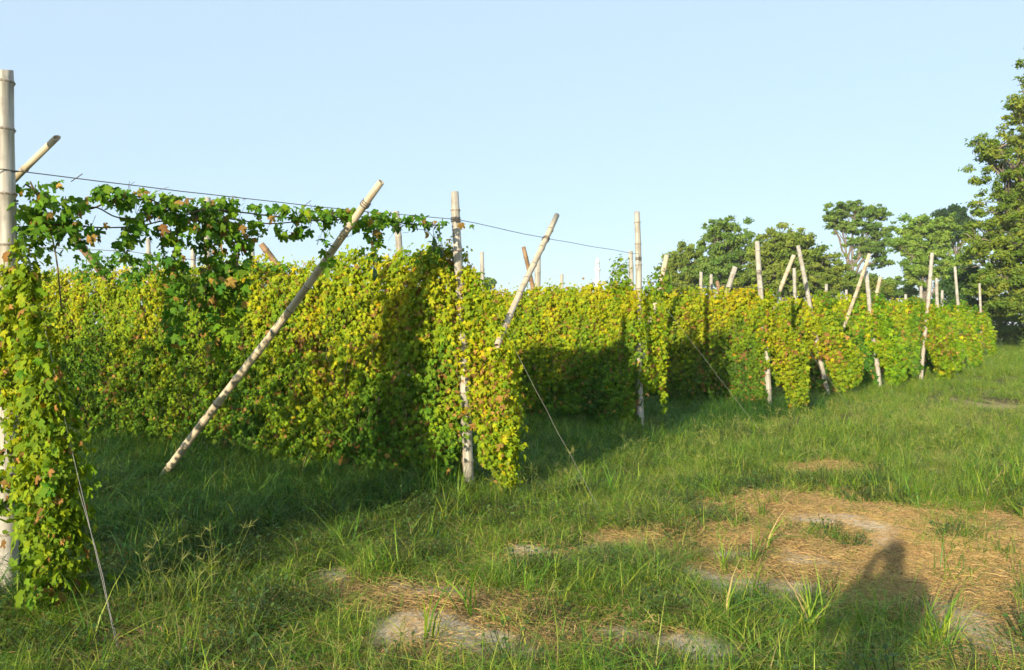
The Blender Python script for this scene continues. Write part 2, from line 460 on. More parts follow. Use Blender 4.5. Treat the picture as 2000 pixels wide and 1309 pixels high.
def leaves_mesh(name, pos, Mx, size, col, variants, mat, parent, rr):
    Vs, Ts, Cs = [], [], []; n0 = 0
    which = rr.integers(0, len(variants), len(pos))
    for v, (LVv, LT) in enumerate(variants):
        s = np.where(which == v)[0]
        if len(s) == 0: continue
        P = np.einsum('nij,kj->nki', Mx[s], LVv) * size[s][:, None, None] + pos[s][:, None]
        Vs.append(P.reshape(-1, 3))
        Ts.append((LT[None] + (np.arange(len(s)) * len(LVv))[:, None, None]).reshape(-1, 3) + n0)
        cc = np.repeat(col[s][:, None], len(LVv), 1)
        cc = cc * np.where(np.arange(len(LVv)) == 0, 1.18, 1.0)[None, :, None]
        Cs.append(cc.reshape(-1, 3)); n0 += len(s) * len(LVv)
    return mesh_np(name, np.concatenate(Vs), np.concatenate(Ts), mat, parent, np.concatenate(Cs))

def leaves_build(e, pos, nrm, tip, size, col, rr, fine=2, singles=0, cut=True):
    """leaf foliage of thing e: the leaves that show largest as objects, the rest as one part"""
    Mx = leaf_frames(pos, nrm, tip)
    sel = np.zeros(len(pos), bool)
    if singles:
        d = np.linalg.norm(pos - np.array((0, 0, EYE)), axis=1)
        u = pos[:, 0] / np.maximum(pos[:, 1], 0.1) * F + 1000
        vv = HZ - (pos[:, 2] - EYE) / np.maximum(pos[:, 1], 0.1) * F
        view = -(Mx[:, :, 2] * unit(pos - np.array((0, 0, EYE)))).sum(1)
        sc = size * (0.25 + np.abs(view)) / d ** 2.0 * ((u > 5) & (u < 1995) & (vv > 5) & (vv < 1300))
        sel[np.argsort(-sc)[:singles]] = True
        for k in np.where(sel)[0]:
            o = bpy.data.objects.new('leaf', LM[int(rr.integers(0, 8))])
            m = Matrix([[*(Mx[k, r] * size[k]), pos[k, r]] for r in range(3)] + [[0, 0, 0, 1]])
            COL.objects.link(o); o.parent = e
            o.matrix_local = Matrix.Translation(-e.location) @ m
            o.color = (*col[k], 1)
    s = ~sel
    o = leaves_mesh('foliage', pos[s] - np.array(e.location), Mx[s], size[s], col[s], [LV_LOW, LV_MID, LV_FINE][int(fine)], M_vine, e, rr)
    tag(o, kind='stuff')
    return o

def hedge_leaves(o0, length, n, rr, h0, h1, yel, thick=0.2, start=0.0, low=0.18):
    """leaves of a trellised wall of vines running from o0 along the row"""
    t = start + (length - start) * rr.uniform(0, 1, n) ** (1.5 if o0[1] > 9 else 1.0)
    H = h0 + (h1 - h0) * t / length + 0.05 * noise(t, 0 * t + o0[0], 0, 1.1, 2) + 0.035 * noise(t, 0 * t, 3, 4, 5)
    f = rr.uniform(0, 1, n)
    lowv = low + 0.12 * noise(t, 0 * t + o0[1], 1, 1.6, 9)
    h = lowv + (H - lowv) * f
    side = np.where(rr.uniform(size=n) < 0.66, 1.0, -1.0)
    rel = noise(t, h, o0[0], 1.4, 1) * 0.05 + noise(t, h, o0[0] + 5, 4.5, 6) * 0.06
    off = side * (thick + rel) * np.sqrt(rr.uniform(0.12, 1, n)) + rr.normal(0, 0.025, n)
    up = rr.uniform(size=n) < 0.05                       # shoots over the top
    h[up] = H[up] + np.abs(rr.normal(0, 0.07, up.sum())); off[up] *= 0.5
    topf = np.clip((h - (H - 0.15)) / 0.15, 0, 1)
    off *= 1 - 0.45 * topf
    x = o0[0] + rowdir[0] * t + face[0] * off; y = o0[1] + rowdir[1] * t + face[1] * off
    z = gz(x, y) + h
    pos = np.stack([x, y, z], 1)
    nrm = np.stack([face[0] * side, face[1] * side, 0.38 + 0.5 * topf], 1) + rr.normal(0, 0.36, (n, 3))
    tip = np.tile((0, 0, -1.0), (n, 1)) + np.stack([face[0] * side, face[1] * side, 0 * side], 1) * 0.35 + rr.normal(0, 0.4, (n, 3))
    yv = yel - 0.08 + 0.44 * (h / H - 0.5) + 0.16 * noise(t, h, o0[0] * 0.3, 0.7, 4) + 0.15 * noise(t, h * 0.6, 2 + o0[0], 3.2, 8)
    hole = noise(t, h, 7 + o0[1], 2.0, 12) * 0.6 + noise(t, h, o0[1], 5.0, 15) * 0.5
    keep = (hole > -0.95) | (np.abs(off) < 0.1)
    return pos[keep], nrm[keep], tip[keep], yv[keep]

def curtain_leaves(a, b_, n, rr, s1, drop, yel, width=0.12, s0=0.0, floor=0.12):
    """leaves hanging below the slanting guy line a > b_"""
    a, b_ = np.array(a), np.array(b_)
    s = s0 + (s1 - s0) * rr.uniform(0, 1, n) ** 1.1
    P = a + (b_ - a) * s[:, None]
    g = gz(P[:, 0], P[:, 1])
    hang = (P[:, 2] - g - floor) * np.clip(drop - 0.25 * noise(s * 4, 0 * s, 1, 1, 3) - 0.15 * noise(s * 4, 0 * s, 2, 3, 6), 0.15, 1.0)
    P[:, 2] -= hang * rr.uniform(0, 1, n) ** 0.9 - np.abs(rr.normal(0, 0.02, n))
    d = unit((b_ - a)[:2]); nn = np.array((-d[1], d[0]))
    if nn[1] > 0: nn = -nn
    off = rr.normal(0, width, n) * (0.75 + 0.5 * noise(s * 4, P[:, 2], 3, 1.5, 2))
    P[:, 0] += nn[0] * off; P[:, 1] += nn[1] * off
    side = np.sign(off)
    nrm = np.stack([nn[0] * side, nn[1] * side, 0 * off + 0.5], 1) + rr.normal(0, 0.5, (n, 3))
    tip = np.tile((0, 0, -1.0), (n, 1)) + rr.normal(0, 0.45, (n, 3))
    yv = yel + 0.2 * noise(s * 3, P[:, 2], 1, 1.2, 4)
    return P, nrm, tip, yv

def blob_leaves(c, r, n, rr, yel):
    d = unit(rr.normal(size=(n, 3))); q = rr.uniform(0.15, 1, n) ** 0.45
    P = np.array(c) + d * q[:, None] * np.array(r) * (1 + 0.25 * noise(d[:, 0] * 2, d[:, 1] * 2, d[:, 2] * 2 + c[0], 1.2, 5))[:, None]
    nrm = d * 0.9 + np.array((-0.2, -0.45, 0.45)) + rr.normal(0, 0.4, (n, 3))
    tip = d * 0.3 + np.array((0, 0, -1.0)) + rr.normal(0, 0.45, (n, 3))
    return P, nrm, tip, np.full(n, yel) + 0.12 * noise(P[:, 0], P[:, 1], P[:, 2], 2, 3)

def join(parts): return [np.concatenate([p[k] for p in parts]) for k in range(4)]

def vine_stems(o0, length, H, rr, step=0.16, sides=3):
    g = Geo()
    t = 0.05
    while t < length:
        k = 7; zz = np.linspace(-0.03, H * rr.uniform(0.75, 1.0), k)
        off = rr.normal(0, 0.06) + 0.03 * np.cumsum(rr.normal(0, 1, k)) * 0.7
        tt = t + 0.03 * np.cumsum(rr.normal(0, 1, k))
        x = o0[0] + rowdir[0] * tt + face[0] * off; y = o0[1] + rowdir[1] * tt + face[1] * off
        g.tube(np.stack([x, y, gz(x, y) + zz], 1) - o0, np.linspace(0.006, 0.0025, k), sides, rr.uniform(0.6, 1.3))
        t += step * rr.uniform(0.4, 1.6)
    for _ in range(int(length * 26)):         # dry tendrils and dead runners on the face
        t0 = rr.uniform(0, length); h0 = rr.uniform(0.5, H); k = 5
        off = rr.uniform(0.08, 0.24) + 0.02 * np.cumsum(rr.normal(0, 1, k)); tt = t0 + 0.05 * np.cumsum(rr.normal(0, 1, k))
        hh = h0 - np.linspace(0, rr.uniform(0.15, 0.5), k)
        x = o0[0] + rowdir[0] * tt + face[0] * off; y = o0[1] + rowdir[1] * tt + face[1] * off
        g.tube(np.stack([x, y, gz(x, y) + np.maximum(hh, 0.05)], 1) - o0, 0.0022, 3, rr.uniform(0.7, 1.7))
    return g

GUY = [(230, 1292), (1183, 1008), (1510, 872), (1676, 822), (1758, 786), (1822, 752), (1880, 745), (1912, 742), (1950, 736), (1975, 716)]
GUYP = []
for k, (p, q) in enumerate(GUY):
    Z = ENDS[k][0] - 1.0
    for _ in range(4):
        x = (p - 1000) / F * Z
    GUYP.append(np.array((x, Z, gp(x, Z))))
GUYP[0] = np.array((-1.90, 3.72, gp(-1.90, 3.72))); GUYP[1] = np.array((0.80, 6.62, gp(0.80, 6.62)))

rlabels = ['vine curtain hanging off the leftmost post at the left edge', 'tall yellowing vine hedge filling the middle left behind the long tilted brace',
           'vine hedge behind the second end post, half in shadow', 'vine hedge right of the leaf-crowned post, its end marked by a pale tilted post',
           'vine hedge ending at the strongly leaning white post', 'vine hedge ending at the short left-tilting post',
           'vine hedge ending at the kinked right-tilting post', 'vine hedge ending at the straight thin whitish post',
           'vine hedge ending at the tall post near the big tree', 'last vine hedge, beside the big tree at the right edge']
#        length, n leaves, h0, h1, yellow, drape s1, drape n, size, fine, singles
ROWS = [(9.0, 7500, 2.3, 2.35, 0.44, 0.60, 4600, 0.054, 1, 300), (11.5, 80000, 2.28, 2.42, 0.56, 0.43, 3000, 0.051, 0, 300),
        (11.0, 45000, 2.2, 2.3, 0.54, 0.22, 1300, 0.055, 0, 300), (10.0, 26000, 2.25, 2.3, 0.52, 0.52, 2800, 0.062, 0, 0),
        (9.0, 10000, 2.2, 2.3, 0.54, 0.60, 2000, 0.085, 0, 0), (8.0, 8000, 2.3, 2.3, 0.53, 0.60, 1700, 0.09, 0, 0), (8.0, 7000, 2.3, 2.3, 0.54, 0.62, 1600, 0.098, 0, 0),
        (8.0, 6000, 2.2, 2.3, 0.54, 0.6, 1300, 0.105, 0, 0), (9.0, 6000, 2.2, 2.2, 0.54, 0.6, 1300, 0.11, 0, 0), (9.0, 5000, 2.1, 2.1, 0.52, 0.5, 800, 0.12, 0, 0)]
for k, (L, n, h0, h1, yel, ds, dn, size, fine, singles) in enumerate(ROWS):
    rr = np.random.default_rng(200 + k)
    o0 = EP[k]
    e = empty('vine_hedge', o0)
    tag(e, rlabels[k], 'vine hedge', 'rows of trellised vines')
    tp = px(*ENDS[k][2], ENDS[k][0])
    wire_top = o0 + (tp - o0) * (2.55 / (tp[2] - o0[2]))
    parts = [hedge_leaves(o0, L, n, rr, h0, h1, yel, start=0.05, thick=0.2 if k else 0.22),
             curtain_leaves(wire_top, GUYP[k], dn, rr, ds, (0.86, 0.92, 0.85)[k] if k < 3 else 0.78, yel + (0.12 if k == 1 else 0.04), width=0.08 if k < 3 else 0.10)]
    if k == 0:
        parts += [blob_leaves(o0 + np.array((0.08, 0.05, 2.15)), (0.16, 0.18, 0.30), 150, rr, 0.40), blob_leaves(o0 + np.array((0.02, 0, 1.6)), (0.18, 0.18, 0.5), 330, rr, 0.48)]
    if k == 1:
        parts += [blob_leaves(o0 + np.array((-0.3, 0.08, 2.3)), (0.24, 0.15, 0.17), 420, rr, 0.5), blob_leaves(o0 + np.array((0.08, -0.06, 1.75)), (0.16, 0.16, 0.4), 480, rr, 0.55),
                  blob_leaves(o0 + np.array((0.36, -0.28, 0.75)), (0.18, 0.16, 0.60), 800, rr, 0.62)]
    if k == 2:
        parts += [blob_leaves(o0 + np.array((-0.30, 0.1, 2.38)), (0.20, 0.2, 0.40), 420, rr, 0.42), blob_leaves(o0 + np.array((0.25, 0, 2.3)), (0.24, 0.2, 0.26), 320, rr, 0.42),
                  blob_leaves(o0 + np.array((0.1, -0.1, 1.4)), (0.26, 0.2, 0.7), 700, rr, 0.5)]
    if k >= 3:
        parts += [blob_leaves(o0 + np.array((-0.1, 0.05, 2.25)), (0.3, 0.25, 0.25), 220, rr, 0.42), blob_leaves(o0 + np.array((0.15, -0.05, 1.5)), (0.22, 0.2, 0.75), 300, rr, 0.5)]
    P, N, Tp, yv = join(parts)
    # leave the bare stretches of the post free, as the photograph shows
    if True:
        u = P[:, 0] / P[:, 1] * F + 1000; q = HZ - (P[:, 2] - EYE) / P[:, 1] * F
        axis_t = np.clip((P[:, 2] - o0[2]) / (tp[2] - o0[2]), 0, 1)
        A = o0 + (tp - o0) * axis_t[:, None]
        dist = np.hypot(P[:, 0] - A[:, 0], P[:, 1] - A[:, 1])
        front = P[:, 1] < A[:, 1] + 0.05
        bare = {0: [(0.0, 0.45), (0.75, 1.22), (2.05, 3)], 1: [(0.0, 0.72), (0.95, 1.15), (2.2, 3)], 2: [(0.0, 0.85), (1.1, 1.45), (2.25, 3)], 3: [(0, 0.8), (1.0, 1.2), (1.5, 1.62), (2.15, 3)]}.get(k, [(0, 0.95), (1.25, 1.45), (2.15, 4)])
        kill = np.zeros(len(P), bool)
        hh = P[:, 2] - o0[2] + 0.1 * noise(P[:, 0], P[:, 1], P[:, 2], 5, 3)
        for (lo, hi) in bare: kill |= (hh > lo) & (hh < hi) & (dist < (0.17 if k else 0.22) + 0.06 * noise(P[:, 0], P[:, 1], P[:, 2], 4, 9)) & front
        if k >= 3:                            # vines trimmed off the face of the post
            lat = np.abs(P[:, 0] - A[:, 0] * P[:, 1] / A[:, 1])
            for (lo, hi) in bare: kill |= (hh > lo) & (hh < hi) & (lat < 0.10 + 0.04 * noise(P[:, 0], P[:, 2], 0, 5, 2)) & (P[:, 1] < A[:, 1]) & (P[:, 1] > A[:, 1] - 0.9)
        P, N, Tp, yv = P[~kill], N[~kill], Tp[~kill], yv[~kill]
    n_ = len(P)
    sz = size * np.clip(np.exp(rr.normal(-0.02, 0.32, n_)), 0.4, 1.9)
    dead = 0.045 + 0.40 * np.clip(noise(P[:, 0] + P[:, 1] * 0.6, P[:, 2], o0[0], 1.7, 6) - 0.55, 0, 0.6)
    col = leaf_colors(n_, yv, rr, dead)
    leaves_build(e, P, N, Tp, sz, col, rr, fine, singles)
    nc = int(L * (420 if k else 60))                        # broad old leaves inside the row
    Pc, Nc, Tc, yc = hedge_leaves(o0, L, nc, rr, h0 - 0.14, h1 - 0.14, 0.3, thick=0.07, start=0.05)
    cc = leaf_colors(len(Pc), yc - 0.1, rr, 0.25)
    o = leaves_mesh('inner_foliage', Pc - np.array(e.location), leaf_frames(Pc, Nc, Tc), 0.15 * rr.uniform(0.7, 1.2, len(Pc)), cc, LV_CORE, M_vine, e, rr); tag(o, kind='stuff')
    o = vine_stems(o0, L, 2.2, rr, 0.16 if k < 3 else 0.3).obj('stem_tangle', M_stem, e)
    tag(o, kind='stuff')

# ------------------------------------------------------------------ wires
def wire(name, pts, r, mat, label, group, cat='wire', seg=14, sag=0.02, wob=0.0025, seed=1):
    rr = np.random.default_rng(seed); P = []
    for a, b_ in zip(pts[:-1], pts[1:]):
        a, b_ = np.array(a), np.array(b_); s = np.linspace(0, 1, seg + 1)[:-1]
        q = a + (b_ - a) * s[:, None]; q[:, 2] -= sag * 4 * s * (1 - s)
        q[1:] += rr.normal(0, wob, (seg - 1, 3)); P.append(q)
    P.append(np.array(pts[-1])[None]); P = np.concatenate(P)
    g = Geo(); o0 = P[0].copy(); g.tube(P - o0, r, 6)
    o = g.obj(name, mat, None, True); o.location = o0
    return tag(o, label, cat, group)

def post_at(k, h):
    tp = px(*ENDS[k][2], ENDS[k][0]); return EP[k] + (tp - EP[k]) * (h / (tp[2] - EP[k][2]))
short = ['leftmost post', 'second end post', 'leaf-crowned third post', 'pale tilted fourth post', 'strongly leaning white post', 'short left-tilting post', 'kinked post',
         'straight thin whitish post', 'tall post near the last hedge', 'last end post']
W0 = post_at(0, 2.62) + np.array((0.02, -0.07, 0)); W1 = post_at(1, 2.68) + np.array((0, -0.05, 0)); W2 = post_at(2, 2.76) + np.array((0, -0.06, 0))
wire('wire', [W0 - (W1 - W0) * 0.3, W0, W1, W2], 0.0034, M_wire, 'dark top wire strung from the left edge post over to the leafy third post', 'trellis wires', seed=3)
for k in range(3, 10):
    a, b_ = post_at(k - 1, 2.35), post_at(k, 2.35)
    wire('wire', [a, b_], 0.005, M_wire, 'thin wire strung from the %s' % short[k], 'trellis wires', seed=30 + k)
for k in range(10):
    a = post_at(k, 2.5) + np.array((0.0, 0.06, 0)); b_ = GUYP[k]
    wire('guy_wire', [a, b_ - np.array((0, 0, 0.03))], 0.0017, M_guy, 'slanting guy wire pegged in the grass from the %s' % short[k], 'guy wires of the end posts', seed=60 + k, sag=0.01)
a = post_at(0, 2.2) + np.array((0.03, 0.06, 0))
wire('guy_wire', [a, GUYP[0] + np.array((-0.07, 0.12, 0.0))], 0.0018, M_guy, 'second frayed guy strand twisted beside the leftmost vine curtain', 'guy wires of the end posts', seed=77, wob=0.007)
for o in [o for o in COL.objects if o.name.startswith('guy_wire')][:5]:
    V = [v.co for v in o.data.vertices]; c = V[-1]
    g = Geo(); g.tube([np.array(c) + np.array((-0.02, 0.02, 0.07)), np.array(c) + np.array((0.01, -0.01, -0.1))], np.array((0.012, 0.008)), 7, cap=True); g.obj('peg', M_bamB, o)
# ties round the left edge post
for h in (2.62, 2.42):
    g = Geo(); c = post_at(0, h); th = np.linspace(0, 2 * math.pi, 19)
    for q in range(2 if h < 2.5 else 1):
        ring = np.stack([0.056 * np.cos(th), 0.056 * np.sin(th), 0.012 * np.sin(th * 1 + q) + q * 0.012], -1); g.tube(ring, 0.004, 5)
    o = g.obj('tie_wire', M_wire, ends0)
    o.matrix_parent_inverse = Matrix.Identity(4)
    o.matrix_local = (Matrix.LocRotScale(ends0.location, ends0.rotation_quaternion, None)).inverted() @ Matrix.Translation(Vector(c))

# ------------------------------------------------------------------ braces and poles further back
def P_(p, q, Z): return px(p, q, Z)
pole('bamboo_brace', (-3.68, 7.95, gp(-3.68, 7.95)), P_(747, 357, 6.25), 0.039, 0.028, M_bamY, 'long straw-coloured bamboo brace tilted across the big middle hedge', 'brace', 'slanting braces', near=True, sink=0.35)
pole('bamboo_brace', P_(972, 672, 7.2), P_(1086, 420, 8.9), 0.028, 0.031, M_bamY, 'tilted bamboo brace between second and third end posts, its lower end caught in the vines', 'brace', 'slanting braces', near=True, sink=0.03)
pole('bamboo_brace', P_(75, 320, 5.15) + 1.55 * (P_(0, 386, 5.3) - P_(117, 270, 5.0)) * 2.2, P_(116, 270, 5.0), 0.023, 0.020, M_bamY, 'tan brace tip sticking out right behind the left edge post', 'brace', 'slanting braces', near=True, cut=0.7)
def ground_brace(b, t, Zb, Zt, r, mat, label):
    bx = (b[0] - 1000) / F * Zb
    pole('bamboo_brace', (bx, Zb, gp(bx, Zb)), P_(t[0], t[1], Zt), r * 1.15, r, mat, label, 'brace', 'slanting braces', near=False)
ground_brace((1445, 0), (1550, 498), 17.2, 16.2, 0.04, M_bamY, 'thin tilted brace rising right beside the pale tilted post')
ground_brace((1610, 0), (1698, 496), 21.0, 19.5, 0.042, M_bamY, 'long thin tan brace crossing the short left-tilting post')
ground_brace((1672, 0), (1720, 541), 24.0, 23.0, 0.05, M_bamY, 'short tan brace tip leaning right above the right-hand hedges')
ground_brace((1352, 0), (1436, 521), 17.5, 17.0, 0.055, M_bam, 'thick pale brace tip leaning right in front of the round-topped trees')
ground_brace((1232, 0), (1302, 498), 15.0, 14.5, 0.045, M_bamY, 'brown brace tip leaning right behind the leaf-crowned post')
ground_brace((450, 0), (150, 468), 11.5, 10.6, 0.05, M_bamB, 'brown brace leaning left under the wire vines, near the left edge')
ground_brace((770, 0), (512, 476), 13.5, 13.0, 0.052, M_bamB, 'short brown brace tip leaning left over the middle hedge')
ground_brace((1098, 0), (1023, 482), 13.8, 13.2, 0.035, M_bamB, 'thin dark stick leaning left beside the second tilted brace')
ground_brace((1440, 0), (1400, 549), 21.0, 20.5, 0.045, M_bamB, 'small brown stick leaning left before the round-topped trees')
BACK = [((775, 413), (805, 0), 11.3, 0.055, 0.045, 'whitish bamboo post tilting left behind the middle hedge top'),
        ((404, 386), (404, 0), 9.75, 0.05, 0.042, 'bamboo post wrapped in dark vines, within the big middle hedge'),
        ((290, 466), (288, 0), 13.4, 0.04, 0.035, 'slender post showing in the sky gap under the wire vines'),
        ((378, 478), (380, 0), 14.0, 0.045, 0.04, 'pale post just left of the vine-wrapped post'),
        ((493, 474), (493, 0), 14.3, 0.04, 0.038, 'thin pale post just left of a short brown brace tip'),
        ((757, 496), (757, 0), 15.5, 0.05, 0.045, 'stub of a post just left of the whitish tilting post'),
        ((876, 484), (878, 0), 15.0, 0.05, 0.045, 'stub of a post just left of the second end post'),
        ((941, 492), (947, 0), 15.7, 0.045, 0.04, 'thin pale post alone in the sky right of the second end post'),
        ((1053, 500), (1053, 0), 15.2, 0.06, 0.055, 'thick pale post behind the second tilted brace'),
        ((1097, 536), (1097, 0), 20.0, 0.05, 0.045, 'tiny post stub left of the minaret'),
        ((1230, 491), (1230, 0), 15.5, 0.05, 0.045, 'stub of a post just left of the leaf-crowned post'),
        ((1369, 531), (1370, 0), 19.5, 0.045, 0.04, 'small whitish post, left of a pair before the round-topped trees'),
        ((1389, 536), (1391, 0), 20.5, 0.045, 0.04, 'small whitish post, right of a pair before the round-topped trees'),
        ((1551, 524), (1555, 0), 19.5, 0.045, 0.04, 'short post just left of the strongly leaning white post'),
        ((1613, 555), (1614, 0), 25.0, 0.05, 0.045, 'small post stub right of the strongly leaning white post'),
        ((1652, 566), (1652, 0), 28.0, 0.05, 0.045, 'tiny post stub below the umbrella-shaped tree'),
        ((1798, 559), (1798, 0), 27.0, 0.05, 0.045, 'tiny post stub just left of the kinked end post'),
        ((1840, 567), (1841, 0), 28.0, 0.05, 0.045, 'short post just right of the straight thin whitish end post'),
        ((1768, 575), (1768, 0), 25.0, 0.05, 0.045, 'tiny post stub between the short and the kinked end posts')]
for (t, bpx, Z, r0, r1, lab) in BACK:
    bx = (bpx[0] - 1000) / F * Z
    pole('bamboo_post', (bx, Z, gp(bx, Z)), P_(t[0], t[1], Z), r0, r1, M_bam, lab, 'post', 'posts inside the rows')

def lash(o, h, r):
    """turns of tie wire round a pole at height h"""
    inv = Matrix.LocRotScale(o.location, o.rotation_quaternion, None).inverted()
    d = o.rotation_quaternion @ Vector((0, 0, 1)); p = inv @ (o.location + d * ((h - o.location.z) / d.z))
    g = Geo(); th = np.linspace(0, 2 * math.pi * 5, 71); c = OFF[o.name](np.array([p.z]))[0]
    g.tube(np.stack([c[0] + (r + 0.004) * np.cos(th), c[1] + (r + 0.004) * np.sin(th), p.z + 0.05 * th / th[-1] + 0.006 * np.sin(th * 0.5)], -1), 0.0032, 5)
    g.tube(np.array([(r, 0, p.z + 0.05), (r + 0.02, 0.01, p.z + 0.06), (r + 0.03, 0.02, p.z + 0.045)]) + np.array((c[0], c[1], 0)), 0.0028, 5)
    g.obj('lashing', M_wire, o)
for o in [o for o in COL.objects if o.parent is None and o.type == 'EMPTY' and o.name.split('.')[0] in ('bamboo_post', 'bamboo_brace')]:
    if o.name == 'bamboo_post': continue
    if o.name.startswith('bamboo_post'): lash(o, 2.66, 0.046)
    elif o.name == 'bamboo_brace': lash(o, 2.62, 0.034)
    elif o.name == 'bamboo_brace.001': lash(o, 2.60, 0.034)

# ------------------------------------------------------------------ the vine on the top wire
rr = np.random.default_rng(77)
e = empty('wire_vine', (-2.2, 5.7, 0))
tag(e, 'loose dark green vine draped along the top wire against the sky', 'vine')
def wdepth(p):
    u = (p - 1000) / F; s = (u * W0[1] - W0[0]) / ((W1[0] - W0[0]) - u * (W1[1] - W0[1]))
    return W0[1] + s * (W1[1] - W0[1])
WB = [(200, 368, 14, 6, 7), (280, 383, 30, 8, 14), (345, 390, 26, 8, 12), (440, 398, 30, 9, 16), (500, 405, 22, 7, 8), (560, 408, 24, 7, 9), (610, 412, 26, 8, 12), (670, 416, 28, 8, 14), (750, 422, 26, 8, 12), (820, 428, 24, 6, 8), (115, 362, 18, 7, 8), (70, 395, 40, 40, 50), (60, 450, 35, 45, 40), (105, 425, 40, 40, 40), (140, 455, 35, 50, 42), (185, 445, 20, 25, 14), (150, 400, 30, 20, 16), (215, 380, 26, 16, 22), (245, 392, 26, 20, 28), (265, 430, 20, 16, 10),
      (190, 385, 20, 12, 10), (300, 405, 30, 20, 22), (275, 455, 32, 22, 26), (240, 470, 20, 30, 16), (252, 500, 10, 14, 6), (330, 400, 30, 25, 34), (355, 440, 30, 36, 42), (318, 445, 20, 25, 18),
      (335, 485, 26, 40, 34), (345, 540, 24, 50, 64), (338, 610, 18, 70, 70), (395, 415, 30, 30, 50), (430, 420, 32, 34, 60), (405, 470, 34, 45, 60), (450, 460, 36, 40, 60), (470, 490, 26, 40, 34),
      (420, 540, 30, 50, 90), (458, 560, 28, 55, 80), (432, 640, 26, 75, 110), (395, 590, 26, 45, 30), (500, 440, 22, 22, 18), (495, 470, 22, 14, 10), (540, 415, 18, 16, 16), (548, 450, 16, 12, 10),
      (590, 425, 20, 14, 16), (585, 445, 18, 22, 16), (570, 460, 12, 12, 6), (625, 425, 24, 14, 18), (655, 420, 22, 16, 22), (690, 425, 26, 16, 22), (720, 430, 26, 18, 24), (735, 455, 24, 26, 26), (728, 485, 18, 24, 14),
      (755, 430, 22, 16, 26), (775, 440, 16, 16, 14), (700, 450, 14, 12, 10), (805, 437, 18, 9, 10), (830, 440, 14, 12, 8), (855, 470, 10, 20, 10), (862, 440, 12, 10, 8), (636, 470, 8, 30, 10), (642, 510, 10, 14, 9), (905, 441, 18, 6, 7)]
P = []; Yv = []
for (cx, cy, rx, ry, n) in WB:
    n = int(n * 1.25); cy = cy - 4 if cy < 480 else cy
    d = rr.normal(size=(n, 2)); d = unit(d) * (rr.uniform(0, 1, n) ** 0.55)[:, None]
    Z = wdepth(cx) + rr.normal(0, 0.10, n)
    P.append(np.stack([(cx + d[:, 0] * rx - 1000) / F * Z, Z, EYE + (HZ - cy - d[:, 1] * ry) / F * Z], 1)); Yv.append(np.full(n, rr.uniform(0.12, 0.36)))
P = np.concatenate(P); Yv = np.concatenate(Yv); n = len(P)
nrm = np.array((-0.35, -0.7, 0.35)) + rr.normal(0, 0.55, (n, 3)); tip = np.array((0, 0, -1.0)) + rr.normal(0, 0.55, (n, 3))
leaves_build(e, P, nrm, tip, 0.072 * rr.uniform(0.45, 1.4, n), leaf_colors(n, Yv + 0.07, rr, 0.10), rr, 2, 300)
g = Geo(); eo = np.array(e.location)
def wstem(pl, r=0.005):
    pts = np.array([px(p, q, wdepth(p) + rr.normal(0, 0.03)) for p, q in pl])
    s = np.linspace(0, len(pts) - 1, (len(pts) - 1) * 5 + 1); f = np.minimum(s.astype(int), len(pts) - 2); t = (s - f)[:, None]
    pp = np.pad(pts, ((1, 1), (0, 0)), mode='edge'); a, b_, c, d = pp[f], pp[f + 1], pp[f + 2], pp[f + 3]
    q = 0.5 * ((2 * b_) + (c - a) * t + (2 * a - 5 * b_ + 4 * c - d) * t ** 2 + (3 * b_ - a - 3 * c + d) * t ** 3)
    g.tube(q - eo, r, 5, rr.uniform(0.5, 1.1))
wstem([(50, 360), (110, 395), (170, 410), (240, 385), (300, 392), (340, 425), (400, 410), (470, 415), (560, 425), (650, 425), (720, 425), (800, 438), (870, 440)], 0.006)
wstem([(40, 420), (120, 440), (180, 405), (230, 425), (290, 425), (350, 408), (410, 440)])
wstem([(150, 440), (200, 445), (270, 442), (330, 430), (420, 425), (520, 437), (600, 432), (690, 428)])
wstem([(60, 355), (90, 420), (110, 500), (120, 600)]); wstem([(395, 400), (400, 480), (420, 580), (430, 680)]); wstem([(350, 430), (340, 520), (335, 640)]); wstem([(470, 430), (465, 500), (460, 600)])
wstem([(630, 425), (636, 480), (642, 525)], 0.003); wstem([(730, 430), (735, 480), (728, 508)], 0.004); wstem([(140, 355), (155, 345), (162, 340)], 0.003); wstem([(590, 410), (600, 398), (608, 392)], 0.0025)
wstem([(780, 438), (805, 446), (835, 452), (850, 470)], 0.003); wstem([(855, 440), (862, 470), (868, 500)], 0.003); wstem([(210, 360), (225, 372), (240, 384)], 0.003)
for _ in range(60):
    p = rr.uniform(60, 860); q = 350 + (p - 60) * 0.095 + rr.uniform(0, 60); wstem([(p, q), (p + rr.uniform(-12, 12), q - rr.uniform(-25, 15)), (p + rr.uniform(-22, 22), q + rr.uniform(-30, 40))], 0.0016)
o = g.obj('stem_tangle', M_stem, e); tag(o, kind='stuff')
def gourd(p, q, Zd, L, r, mat, lean=0.1):
    a = np.linspace(0, 1, 13); prof = np.sin(np.pi * np.clip(a, 0.02, 0.98)) ** 0.8 * r
    pts = np.stack([lean * L * np.sin(a * 3), 0 * a, -a * L], -1)
    h = Geo(); h.tube(pts, prof, 14)
    V = h.V[0].reshape(13, 14, 3)
    bump = 1 + 0.10 * np.cos(np.arange(14) * 2 * math.pi * 7 / 14)[None, :] * np.sin(a * np.pi * 5)[:, None]
    c = pts[:, None]; V[:] = c + (V - c) * bump[..., None]
    o = h.obj('gourd', mat, e, True); o.location = Vector(px(p, q, Zd)) - e.location
    h2 = Geo(); h2.tube([(0, 0, 0.06), (0.004, 0, 0.02), (0, 0, -0.01)], 0.003, 5); h2.obj('stalk', M_stem, o)
